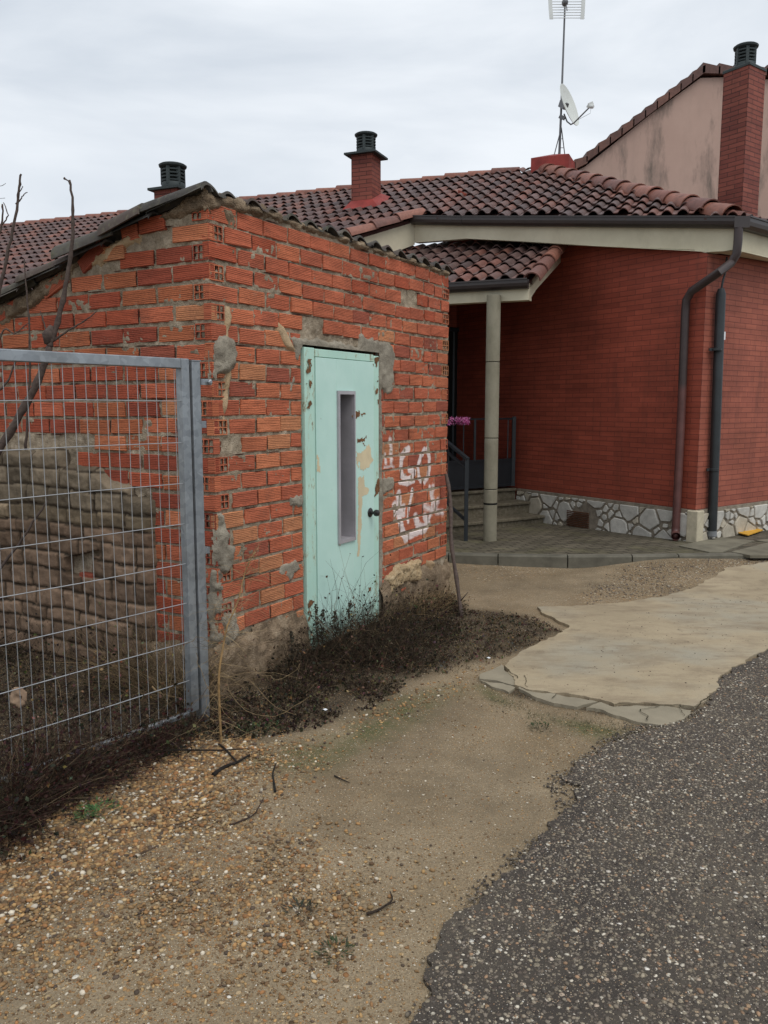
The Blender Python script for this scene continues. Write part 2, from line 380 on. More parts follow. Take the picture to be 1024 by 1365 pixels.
M['cbrick'] = housebrick('chimney_brick', (.26, .075, .05), (.19, .05, .036), (.08, .028, .022), bumpst=1.0)
M['redpaint'] = simple('red_waterproof_paint', (.24, .035, .028), .6, .3, 0, .3, 5, .4, 30)
M['beige'] = None
m = Mat('beige_render', .9, .2); c = m.ramp(m.noise(2.5, 5, .65), [(.3, (.50, .45, .33)), (.7, (.60, .55, .41))])
c = m.mix(m.ramp(m.noise(3.2, 6, .7, m.map(m.obj(), (1, 1, .35))), [(.55, 0.0), (.78, .4)]), c, (.30, .26, .19)); m.color(c); m.bump(m.noise(60, 3), .2, .003); M['beige'] = m.m
m = Mat('pink_render', .9, .2); c = m.ramp(m.noise(.8, 5, .6), [(.3, (.40, .275, .225)), (.7, (.47, .33, .27))])
st = m.noise(1.1, 7, .68, m.map(m.obj(), (1.2, 1, .32), (0, 0, 1.3))); c = m.mix(m.ramp(st, [(.53, 0.0), (.66, .9)]), c, (.11, .095, .08))
c = m.mix(m.ramp(m.noise(3, 6, .7, m.map(m.obj(), (1, 1, .3), (3, 0, 0))), [(.5, 0.0), (.75, .4)]), c, (.30, .22, .18)); m.color(c); m.bump(m.noise(20, 4), .2, .004); M['pink'] = m.m
M['gutter'] = simple('dark_brown_gutter', (.035, .026, .024), .38, .5, 0, .15)
m = Mat('downpipe_paint', .42, .45); z = m.sep(m.obj())
c = m.mix(m.ramp(m.math('ADD', m.math('MULTIPLY', z[2], .3), 0), [(.56, 0.0), (.585, 1.0)]), (.115, .048, .042), (.045, .030, .028)); c = m.mix(1, c, m.ramp(m.noise(5, 5, .7), [(.3, .75), (.7, 1.25)]), 'MULTIPLY'); m.color(c); M['downpipe'] = m.m
M['conduit'] = simple('black_conduit', (.022, .026, .028), .45, .4)
M['sticker'] = simple('white_sticker', (.70, .72, .74), .6, var=.06)
m = Mat('concrete_pillar', .9, .2); c = m.ramp(m.noise(3, 6, .65, m.map(m.obj(), (1, 1, .5))), [(.3, (.19, .17, .12)), (.7, (.32, .295, .225))])
c = m.mix(m.ramp(m.noise(11, 6, .7), [(.5, 0.0), (.8, .45)]), c, (.13, .125, .085)); m.color(c); m.bump(m.noise(50, 5), .5, .004); M['pillar'] = m.m
M['step'] = mortar('mossy_terrazzo', (.07, .062, .04), (.14, .12, .085), (.24, .21, .16), 22, .004)
m = Mat('white_stone', .85, .25); c = m.attr('col'); c = m.mix(1, c, m.ramp(m.noise(9, 6, .7), [(.25, .7), (.75, 1.15)]), 'MULTIPLY'); m.color(c); m.bump(m.noise(30, 5, .65), .5, .008); M['stone'] = m.m
M['plinthjoint'] = simple('plinth_joint', (.24, .205, .16), .95, .1, 0, .3, 12, .6, 60, .004)
M['pot'] = simple('dark_green_clay_pot', (.035, .045, .045), .6, .3, 0, .2)
M['dish'] = simple('dish_paint', (.60, .62, .58), .45, .4, 0, .06)
M['mast'] = simple('galvanised_mast', (.16, .16, .165), .5, .5, .4, .2)
M['whiteplastic'] = simple('white_plastic', (.62, .64, .62), .5, .4, 0, .08)
M['yellow'] = simple('yellow_plastic', (.62, .33, .03), .55, .4, 0, .2, 12)
M['kerb'] = simple('kerb_concrete', (.135, .125, .098), .9, .2, 0, .3, 5, .5, 60, .003)
M['flower'] = simple('magenta_petals', (.42, .06, .20), .7, .2, 0, .4, 40)
# twig materials
m = Mat('dead_stems', .9, .15); m.color(m.mix(1, m.attr('col'), m.ramp(m.noise(30, 3), [(.3, .7), (.7, 1.3)]), 'MULTIPLY')); M['stem'] = m.m
m = Mat('bark', .85, .25); c = m.ramp(m.noise(40, 6, .7), [(.3, (.045, .032, .028)), (.7, (.115, .085, .07))]); m.color(c); m.bump(m.noise(60, 4), .7, .004); M['bark'] = m.m
m = Mat('pebble', .75, .35); c = m.mix(1, m.attr('col'), m.ramp(m.noise(60, 4, .6), [(.3, .75), (.7, 1.2)]), 'MULTIPLY'); m.color(c); M['pebble'] = m.m
m = Mat('leaf', .7, .3); m.color(m.mix(1, m.attr('col'), m.ramp(m.noise(30, 3), [(.3, .7), (.7, 1.3)]), 'MULTIPLY')); M['leaf'] = m.m

# ================================================================ GROUND
W0 = atZ(925, 722, .12); ZP = .491
W1p = atZ(692, 651, ZP); EH = Vector((W1p.x - W0.x, W1p.y - W0.y, 0)).normalized(); NH = Vector((-EH.y, EH.x, 0))  # EH: away-left along the house wall
if NH.y > 0: NH = -NH
W2p = atZ(1024, 667, ZP); ER = Vector((W2p.x - W0.x, W2p.y - W0.y, 0)).normalized(); NR = Vector((ER.y, -ER.x, 0))
W0f = Vector((W0.x, W0.y, 0))
def pz(x, y): return .12 - .027 * ((np.asarray(x) - W0.x) * EH.x + (np.asarray(y) - W0.y) * EH.y)
def hz(x, y):
    x = np.asarray(x, float); y = np.asarray(y, float)
    return .115 * sst(1.9, 3.1, x) * sst(7.3, 8.75, y) + .012 * fbm(x * .9, y * .9, 5, 3) * sst(1.5, 2.5, y)
def G(px, py):
    p = atZ(px, py, 0)
    for _ in range(4): p = atZ(px, py, float(hz(p.x, p.y)))
    return p
def GP(l): return [G(*p) for p in l]

def stones_layer(m, scale, vec=None, w=.35, cols=None):
    v = m.vor(scale, vec, out=None); d = v.outputs['Distance']; rc = m.sep(v.outputs['Color'])
    return d, rc
m = Mat('dirt', .92, .2)
P = m.obj()
base = m.ramp(m.noise(1.6, 6, .6), [(.3, (.190, .142, .086)), (.7, (.295, .232, .152))])
base = m.mix(1, base, m.ramp(m.noise(110, 5, .8), [(.3, .5), (.7, 1.4)]), 'MULTIPLY')
base = m.mix(m.ramp(m.noise(.8, 6, .7, m.map(P, loc=(7, 2, 0))), [(.46, 0.0), (.64, .85)]), base, (.135, .105, .068))
moss = m.math('MULTIPLY', m.attr('moss', 'Fac'), m.ramp(m.noise(7, 6, .75), [(.32, 0.0), (.56, .9)])); base = m.mix(moss, base, (.075, .082, .032))
dark = m.math('MULTIPLY', m.attr('soil', 'Fac'), m.ramp(m.noise(6, 6, .8), [(.25, .55), (.6, 1.0)])); base = m.mix(dark, base, (.035, .027, .018))
gv = m.attr('gravel', 'Fac')
PD = m.n('ShaderNodeVectorMath'); PD.operation = 'MULTIPLY_ADD'; m.l(m.noise(30, 2, .5, col=True), PD.inputs[0]); PD.inputs[1].default_value = (.012, .012, 0); m.l(P, PD.inputs[2]); PW = PD.outputs[0]
hsum = m.math('MULTIPLY', m.noise(120, 4, .7), .35); c = base
for sc, th, amt in ((230, .42, 1.0), (120, .66, 1.0), (48, .90, 1.0)):
    v = m.vor(sc, PW, out=None); rc = m.sep(v.outputs['Color'])
    # chance that this cell holds a stone: rises with the gravel mask
    lim = m.math('SUBTRACT', th + .1, m.math('MULTIPLY', gv, .66 if sc < 100 else .5))
    has = m.math('GREATER_THAN', rc[0], lim)
    rad = m.math('ADD', .22, m.math('MULTIPLY', rc[2], .28))
    shp = m.math('SUBTRACT', 1.0, m.math('DIVIDE', v.outputs['Distance'], rad), clamp=True)
    k = m.math('MULTIPLY', m.ramp(shp, [(.02, 0.0), (.16, 1.0)]), has)
    sc_col = m.ramp(rc[1], [(0, (.075, .048, .028)), (.25, (.19, .115, .055)), (.45, (.38, .215, .085)), (.6, (.24, .17, .10)), (.78, (.44, .32, .18)), (.92, (.50, .42, .30)), (1, (.66, .62, .54))])
    c = m.mix(k, c, sc_col); hsum = m.math('ADD', hsum, m.math('MULTIPLY', m.math('MULTIPLY', m.math('POWER', shp, .5), has), 60.0 / sc))
m.color(c); m.bump(hsum, .9, .006); M['dirt'] = m.m

def axis(segs):
    out = []
    for a, b, st in segs: out += list(np.arange(a, b, st))
    return np.array(out + [segs[-1][1]])
gx = axis([(-90, -20, 10), (-20, -6, 1), (-6, -3, .2), (-3, 4.4, .04), (4.4, 8, .2), (8, 20, 1), (20, 90, 10)])
gy = axis([(-20, 0, 2), (0, 1.6, .2), (1.6, 9.4, .04), (9.4, 14, .3), (14, 30, 2), (30, 120, 15)])
X, Y = np.meshgrid(gx, gy)
Z = hz(X, Y) + .006 * fbm(X * 5, Y * 5, 31, 3)
brushline = [tuple(atZ(*p))[:2] for p in [(1, 1135), (120, 1060), (250, 1005), (330, 990), (430, 975), (520, 925), (600, 885), (700, 872), (758, 842), (700, 822), (620, 812), (590, 780)]]
yard = brushline + [(.6, 7.6), (-.6, 7.6), (-6, 7), (-6, 3), (-2.5, 2.9)]
n1 = fbm(X * 1.8, Y * 1.8, 3, 4)
soil = sst(-.10, .12, sdpoly(X, Y, yard) + .12 * n1)
gvp = [tuple(atZ(*p))[:2] for p in [(-200, 1130), (0, 1120), (200, 1000), (330, 985), (395, 1010), (330, 1075), (400, 1120), (470, 1180), (440, 1260), (380, 1275), (150, 1260), (60, 1290), (0, 1300), (-200, 1290)]]
gr = sst(-.35, .25, sdpoly(X, Y, gvp) + .3 * n1)
gvp2 = [tuple(G(*p))[:2] for p in [(790, 806), (775, 795), (830, 757), (900, 750), (1024, 742), (1024, 756), (950, 768), (870, 795)]]
gr = np.maximum(gr, .95 * sst(-.12, .1, sdpoly(X, Y, gvp2) + .1 * n1))
gvp3 = [tuple(G(*p))[:2] for p in [(610, 760), (640, 745), (760, 752), (700, 770), (640, 775)]]
gr = np.maximum(gr, .7 * sst(-.15, .1, sdpoly(X, Y, gvp3) + .15 * n1))
gvb = [tuple(G(*p))[:2] for p in [(-50, 1330), (200, 1330), (420, 1320), (470, 1420), (-50, 1420)]]
gr = np.maximum(gr, .55 * sst(-.2, .2, sdpoly(X, Y, gvb) + .2 * n1))
msp = [tuple(G(*p))[:2] for p in [(330, 1010), (430, 985), (540, 930), (600, 920), (560, 960), (480, 1005), (400, 1030)]]
ms = sst(-.2, .12, sdpoly(X, Y, msp) + .15 * n1)
msp2 = [tuple(G(*p))[:2] for p in [(640, 915), (690, 945), (790, 965), (880, 985), (850, 1000), (740, 965), (660, 935)]]
ms = np.maximum(ms, sst(-.08, .05, sdpoly(X, Y, msp2) + .1 * n1))
_gap = [tuple(G(*p))[:2] for p in [(655, 900), (690, 915), (740, 927), (800, 938), (850, 941), (930, 944), (930, 955), (850, 952), (800, 950), (735, 938), (680, 925), (645, 908)]]
soil = np.maximum(soil, sst(-.05, .0, sdpoly(X, Y, _gap)))
Z = Z - .03 * sst(.0, .2, sdpoly(X, Y, [(0.55, 9.15), (3.2, 9.15), (12, 12), (12, 20), (-3, 20)]))
# the dirt tucks under road and slab
ground = gridmesh('ground', X, Y, Z, None, M['dirt'], attrs=dict(soil=soil, gravel=gr, moss=ms)); tag(ground, kind='structure')

def ragged(poly, amp=.03, step=.03, seed=0, closed=True, fr=6):
    out = []; n = len(poly)
    for i in range(n if closed else n - 1):
        a = Vector(poly[i][:2]); b = Vector(poly[(i + 1) % n][:2]); d = (b - a).length; k = max(1, int(d / step)); nn = Vector((-(b - a).y, (b - a).x)) / max(d, 1e-6)
        for j in range(k):
            t = j / k; p = a + (b - a) * t
            e = float(fbm(p.x * fr, p.y * fr, seed, 4)) * amp
            out.append((p + nn * e)[:])
    return out
def sheet(name, poly, zf, mat, step=.4, skirt=.03, smooth=False):
    bm = bmesh.new(); vs = [bm.verts.new((p[0], p[1], 0)) for p in poly]; bm.faces.new(vs)
    bmesh.ops.triangulate(bm, faces=bm.faces[:])
    xs = [p[0] for p in poly]; ys = [p[1] for p in poly]
    for k in np.arange(min(xs) + step, max(xs), step): bmesh.ops.bisect_plane(bm, geom=bm.verts[:] + bm.edges[:] + bm.faces[:], plane_co=(k, 0, 0), plane_no=(1, 0, 0))
    for k in np.arange(min(ys) + step, max(ys), step): bmesh.ops.bisect_plane(bm, geom=bm.verts[:] + bm.edges[:] + bm.faces[:], plane_co=(0, k, 0), plane_no=(0, 1, 0))
    for f in bm.faces:
        f.normal_update()
        if f.normal.z < 0: f.normal_flip()
    be = [e for e in bm.edges if len(e.link_faces) == 1]
    r = bmesh.ops.extrude_edge_only(bm, edges=be); lo = {v for v in r['geom'] if isinstance(v, bmesh.types.BMVert)}
    for v in bm.verts: v.co.z = float(zf(v.co.x, v.co.y)) - (skirt if v in lo else 0)
    me = bpy.data.meshes.new(name); bm.to_mesh(me); bm.free(); me.materials.append(mat)
    o = bpy.data.objects.new(name, me); COL.objects.link(o); return o
# ---- road: worn asphalt with exposed pale aggregate
m = Mat('asphalt', .8, .35); P = m.obj()
c = m.ramp(m.noise(1.1, 5, .65), [(.3, (.028, .023, .020)), (.70, (.080, .066, .050))]); h = m.math('MULTIPLY', m.noise(150, 3, .7), .4)
PD = m.n('ShaderNodeVectorMath'); PD.operation = 'MULTIPLY_ADD'; m.l(m.noise(60, 2, .5, col=True), PD.inputs[0]); PD.inputs[1].default_value = (.008, .008, 0); m.l(P, PD.inputs[2]); PW = PD.outputs[0]
dens = m.ramp(m.noise(.9, 5, .6, m.map(P, loc=(3, 1, 0))), [(.35, .0), (.7, .22)])
for sc, th in ((150, .42), (84, .40), (46, .55)):
    v = m.vor(sc, PW, out=None); rc = m.sep(v.outputs['Color'])
    has = m.math('GREATER_THAN', rc[0], m.math('SUBTRACT', th, dens)); rad = m.math('ADD', .24, m.math('MULTIPLY', rc[2], .26))
    shp = m.math('SUBTRACT', 1.0, m.math('DIVIDE', v.outputs['Distance'], rad), clamp=True); k = m.math('MULTIPLY', m.ramp(shp, [(.02, 0.0), (.2, 1.0)]), has)
    sc_col = m.ramp(rc[1], [(0, (.05, .04, .034)), (.35, (.13, .10, .08)), (.6, (.21, .17, .125)), (.8, (.33, .28, .20)), (.90, (.36, .23, .13)), (1, (.78, .74, .66))])
    c = m.mix(k, c, sc_col); h = m.math('ADD', h, m.math('MULTIPLY', m.math('MULTIPLY', shp, has), 130.0 / sc))
c = m.mix(m.ramp(m.noise(2.2, 6, .7, m.map(P, loc=(1, 4, 0))), [(.52, 0.0), (.75, .4)]), c, (.17, .14, .10))
m.color(c); m.bump(h, .9, .006); M['asphalt'] = m.m
rp = [(545, 1420), (556, 1365), (566, 1300), (575, 1270), (605, 1230), (650, 1190), (690, 1150), (722, 1115), (742, 1090), (768, 1075), (775, 1052), (752, 1042), (768, 1022), (800, 1003), (850, 978), (905, 968), (935, 955), (950, 930), (962, 905), (990, 888), (1024, 868)]
rw = ragged([tuple(G(*p))[:2] for p in rp], .05, .012, 9, closed=False, fr=14)
last = G(1024, 868)
rpoly = [(.1, .2)] + rw + [(last.x, last.y), (6, 7.4), (12, 10), (40, 20), (40, -15), (.1, -15)]
road = sheet('road', rpoly, lambda x, y: hz(x, y) + .014, M['asphalt'], .22, .04); tag(road, kind='structure')
# ---- cracked concrete slab
m = Mat('slab_concrete', .88, .25); P = m.obj()
c = m.ramp(m.noise(.9, 5, .6), [(.3, (.29, .235, .155)), (.7, (.41, .335, .225))])
c = m.mix(m.ramp(m.noise(.7, 4, .6, m.map(P, loc=(2, 9, 0))), [(.48, 0.0), (.64, .8)]), c, (.30, .285, .23))
c = m.mix(m.ramp(m.noise(2.6, 7, .7, m.map(P, (1, 2.4, 1), (5, 0, 0))), [(.46, 0.0), (.66, .7)]), c, (.215, .165, .11))
c = m.mix(m.ramp(m.noise(7, 7, .75, m.map(P, loc=(1, 6, 0))), [(.56, 0.0), (.7, .55)]), c, (.16, .125, .085))
c = m.mix(m.ramp(m.noise(24, 5, .8, m.map(P, loc=(4, 1, 0))), [(.62, 0.0), (.72, .5)]), c, (.46, .41, .32))
c = m.mix(1, c, m.ramp(m.noise(120, 4, .75), [(.25, .85), (.75, 1.12)]), 'MULTIPLY')
v = m.vor(26, P, out=None); rc = m.sep(v.outputs['Color']); k = m.math('MULTIPLY', m.math('LESS_THAN', v.outputs['Distance'], .16), m.math('GREATER_THAN', rc[0], .93)); c = m.mix(k, c, (.10, .06, .04))
hc = m.noise(2.2, 6, .6, m.map(P, loc=(8, 8, 0)))
m.color(c); m.bump(m.math('ADD', m.noise(60, 5, .7), m.math('MULTIPLY', m.noise(5, 3), 2.0)), .35, .004); M['slab'] = m.m
M['slab_grey'] = simple('slab_grey', (.255, .222, .162), .9, .2, 0, .16, 5, .5, 60, .003)
# crack lines (shared between neighbours) in pixels
cA = [(706, 850), (742, 846)]
main = [(758, 838), (742, 829), (722, 820), (716, 812), (760, 811), (830, 806), (890, 797), (935, 780), (968, 762), (1024, 752), (1090, 745), (1090, 850), (1024, 867), (990, 886), (961, 904), (950, 928), (936, 942), (925, 948), (890, 943), (850, 941), (818, 943), (800, 936), (770, 931), (730, 926), (702, 922), (689, 917), (688, 908), (676, 897), (672, 889), (705, 866), (742, 851)]
frag1 = [(670, 889), (674, 898), (686, 909), (686, 916), (662, 911), (640, 908), (640, 902)]
frag2 = [(640, 910), (662, 913), (686, 919), (678, 926), (655, 918)]
frag3 = [(690, 920), (702, 925), (735, 929), (768, 934), (796, 939), (770, 946), (735, 940), (712, 934)]
frag4 = [(799, 940), (817, 946), (850, 944), (890, 946), (923, 951), (912, 963), (893, 970), (878, 971), (850, 966), (820, 958), (800, 950), (780, 947)]
slabbase = None
for i, (pl, hh) in enumerate([(main, .021), (frag1, .017), (frag2, .015), (frag3, .019), (frag4, .018)]):
    w_ = [tuple(G(*p))[:2] for p in pl]
    c0 = np.mean(np.array(w_), 0)
    if i: w_ = [tuple(c0 + (np.array(q) - c0) * .985) for q in w_]
    o = sheet('concrete_slab', ragged(w_, .034 if i == 0 else .022, .018, 40, fr=14), (lambda hh, c0, i: (lambda x, y: hz(x, y) + hh - (0 if i == 0 else (c0[1] - y) * .012)))(hh, c0, i), M['slab'] if i == 0 else M['slab_grey'], .2, .035)
    tag(o, kind='structure')
# hairline cracks: thin grooves filled with soil
cr_ = MB()
def crack(pts, wd, seed):
    W = [tuple(G(*p))[:2] for p in pts]; pr = ragged(W, .03, .02, seed, closed=False, fr=12) + [W[-1]]
    for i in range(len(pr) - 1):
        a = Vector((*pr[i], 0)); b = Vector((*pr[i + 1], 0)); d = (b - a); n_ = Vector((-d.y, d.x, 0)).normalized() * wd * (.5 + .5 * random.random())
        q = [a - n_, b - n_, b + n_, a + n_]
        cr_.add([(p.x, p.y, float(hz(p.x, p.y)) + .0255) for p in q], [(0, 1, 2, 3)])
crack([(688, 909), (672, 892)], .004, 2); crack([(735, 936), (742, 930)], .003, 3); crack([(860, 966), (856, 952), (880, 946)], .003, 4); crack([(820, 945), (870, 944), (930, 948), (948, 932)], .004, 5)
crack([(700, 905), (704, 921)], .002, 6); crack([(905, 944), (912, 960)], .002, 7)
M['crack'] = simple('crack_soil', (.04, .035, .02), .95, .1)
o = cr_.build('slab_cracks', M['crack']); tag(o, kind='structure')

# ---- pavement and kerb
m = Mat('pavers', .9, .2); b = m.n('ShaderNodeTexBrick'); m.l(m.map(m.obj(), rot=(0, 0, R(-20))), b.inputs['Vector'])
b.inputs['Scale'].default_value = 1; b.inputs['Brick Width'].default_value = .20; b.inputs['Row Height'].default_value = .10; b.inputs['Mortar Size'].default_value = .009; b.inputs['Mortar Smooth'].default_value = .4
b.inputs['Color1'].default_value = (.13, .112, .082, 1); b.inputs['Color2'].default_value = (.085, .074, .054, 1); b.inputs['Mortar'].default_value = (.035, .03, .02, 1)
c = m.mix(1, b.outputs['Color'], m.ramp(m.noise(2.2, 6, .65), [(.3, .7), (.7, 1.35)]), 'MULTIPLY'); c = m.mix(m.ramp(m.noise(1.5, 5, .7, m.map(m.obj(), loc=(3, 0, 0))), [(.5, 0.0), (.72, .6)]), c, (.16, .15, .075))
m.color(c); m.bump(m.math('ADD', m.math('MULTIPLY', b.outputs['Fac'], -1.0), m.math('MULTIPLY', m.noise(70, 4), .4)), .8, .008); M['paver'] = m.m
KZ = .11
k0 = atZ(520, 735, KZ); k1 = atZ(598, 737, KZ); k2 = atZ(664, 740, KZ); k3 = atZ(757, 743, KZ); k4 = atZ(843, 744, KZ); k5 = atZ(905, 744, KZ); k6 = atZ(1024, 742, .13); k7 = atZ(1160, 738, .15)
kl = [k0, k1, k2, k3, k4, k5, k6, k7]
bk = [Vector((k.x + .02, k.y + .13, 0)) for k in kl]
pv = [(b_.x, b_.y) for b_ in bk] + [(9, 13.5), (W0.x + ER.x * 6, W0.y + ER.y * 6 - .0), (W0.x + .3, W0.y + .3), (W1p.x, W1p.y + .2), (-1.5, 12.2), (-1.5, bk[0].y)]
o = sheet('pavement', pv, lambda x, y: float(pz(x, y)) - .002 if x < 3.2 else float(pz(x, y)) + .0, M['paver'], .5, .1); tag(o, kind='structure')
kb = MB()
for i in range(len(kl) - 1):
    a, b_ = Vector(kl[i]), Vector(kl[i + 1]); d = (b_ - a).normalized(); a = a + d * .006; b_ = b_ - d * .006
    pa, pb = a + Vector((.02, .13, 0)), b_ + Vector((.02, .13, 0))
    za, zb = (float(pz(a.x, a.y)) + .004, float(pz(b_.x, b_.y)) + .004)
    ch = .012
    prof = lambda p, q, z: [Vector((p.x, p.y - .01, -.05)), Vector((p.x, p.y, z - ch)), Vector((p.x + .002, p.y + ch, z)), Vector((q.x, q.y, z)), Vector((q.x, q.y, -.05))]
    A_, B_ = prof(a, pa, za), prof(b_, pb, zb)
    kb.add(A_ + B_, [(0, 1, 6, 5), (1, 2, 7, 6), (2, 3, 8, 7), (3, 4, 9, 8), (4, 3, 2, 1, 0), (5, 6, 7, 8, 9)])
o = kb.build('kerb', M['kerb']); tag(o, kind='structure')
# two big flat slabs in front of the corner
m = simple('flat_concrete', (.17, .155, .115), .9, .2, 0, .3, 4, .4, 60, .003)
for i, pl in enumerate([[(905, 728), (958, 716), (1005, 722), (963, 738), (945, 738)], [(1008, 722), (1075, 712), (1100, 722), (1050, 728)], [(975, 738), (1024, 725), (1090, 732), (1060, 745), (1000, 744)]]):
    o = sheet('pavement_slab', [tuple(atZ(*p, .13))[:2] for p in pl], lambda x, y: float(pz(x, y)) + .012, m, 2, .03); tag(o, kind='structure')

# ================================================================ SHED
shed = empty('brick_shed', (S0.x, S0.y, 0), 'small rough shed of hollow orange clay bricks with a mint green metal door', 'shed')
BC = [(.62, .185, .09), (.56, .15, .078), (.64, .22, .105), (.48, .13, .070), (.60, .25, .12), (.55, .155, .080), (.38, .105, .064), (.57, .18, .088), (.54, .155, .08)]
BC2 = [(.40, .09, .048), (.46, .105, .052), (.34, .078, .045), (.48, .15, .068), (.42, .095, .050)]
def brick(mb, O, E, N, s0, s1, z0, z1, off, col, tilt=0.0, dep=.05, ch=.004):
    c = ((s0 + s1) / 2, (z0 + z1) / 2); ct, st = math.cos(tilt), math.sin(tilt)
    def T(s, z, o):
        ds, dz = s - c[0], z - c[1]; s, z = c[0] + ds * ct - dz * st, c[1] + ds * st + dz * ct
        return O + E * s + N * o + Vector((0, 0, z))
    vs, uv = [], []
    jr = lambda: random.uniform(-.0025, .0025)
    ou = [(s0 + jr(), z0 + jr()), (s1 + jr(), z0 + jr()), (s1 + jr(), z1 + jr()), (s0 + jr(), z1 + jr())]
    # broken corner: sometimes clip
    nr = [(ou[0][0] + ch, ou[0][1] + ch), (ou[1][0] - ch, ou[1][1] + ch), (ou[2][0] - ch, ou[2][1] - ch), (ou[3][0] + ch, ou[3][1] - ch)]
    tl = [random.uniform(-.003, .003) for _ in range(4)]
    u0 = random.uniform(-.004, .004)
    for (s, z), t in zip(nr, tl): vs.append(T(s, z, off + t)); uv.append((s, z + u0))
    for (s, z), t in zip(ou, tl): vs.append(T(s, z, off + t - ch)); uv.append((s, z + u0))
    for (s, z) in ou: vs.append(T(s, z, off - dep)); uv.append((s, z + u0))
    fs = [(0, 1, 2, 3)] + [(i, 4 + i, 4 + (i + 1) % 4, (i + 1) % 4) for i in range(4)] + [(4 + i, 8 + i, 8 + (i + 1) % 4, 4 + (i + 1) % 4) for i in range(4)]
    mb.add(vs, fs, col, uv)
def holeface(mb, hb, O, E, N, s0, s1, z0, z1, off, col, nc=3, nr_=2):
    """open end of a hollow brick: a grid of deep cells"""
    fr = .0072; W_ = (s1 - s0 - fr * (nc + 1)) / nc; H_ = (z1 - z0 - fr * (nr_ + 1)) / nr_
    T = lambda s, z, o: O + E * s + N * o + Vector((0, 0, z))
    ss = [s0]; zs = [z0]
    for i in range(nc): ss += [s0 + fr * (i + 1) + W_ * i, s0 + fr * (i + 1) + W_ * (i + 1)]
    ss.append(s1)
    for i in range(nr_): zs += [z0 + fr * (i + 1) + H_ * i, z0 + fr * (i + 1) + H_ * (i + 1)]
    zs.append(z1)
    for i in range(len(ss) - 1):
        for j in range(len(zs) - 1):
            a, b, c_, d = ss[i], ss[i + 1], zs[j], zs[j + 1]
            q = [(a, c_), (b, c_), (b, d), (a, d)]
            if i % 2 and j % 2:
                fo = random.random() < .06
                tgt = mb
                vs = [T(s, z, off) for s, z in q] + [T(s, z, off - (.012 if fo else .07)) for s, z in q]
                mb.add(vs, [(k, (k + 1) % 4, 4 + (k + 1) % 4, 4 + k) for k in range(4)], tuple(x * .4 for x in col), [(s, z) for s, z in q] * 2)  # cell walls darkened in colour, painting the shade inside
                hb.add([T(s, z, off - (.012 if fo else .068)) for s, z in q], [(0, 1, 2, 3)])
            else:
                mb.add([T(s, z, off) for s, z in q], [(0, 1, 2, 3)], col, [(s, z) for s, z in q])
    # sides
    q = [(s0, z0), (s1, z0), (s1, z1), (s0, z1)]
    mb.add([T(s, z, off) for s, z in q] + [T(s, z, off - .05) for s, z in q], [(k, 4 + k, 4 + (k + 1) % 4, (k + 1) % 4) for k in range(4)], col, q * 2)
PITCH, BH, BL, JT = .1085, .0885, .236, .016
DS0, DS1, DZ1 = .875, 1.865, 2.10    # door opening
fb = MB(); sb = MB(); hb = MB(); hb2 = MB()
NC = 23; JV = []
def jig(s, k): return .006 * math.sin(s * 2.1 + k * .7) + .004 * math.sin(s * 5 + k)
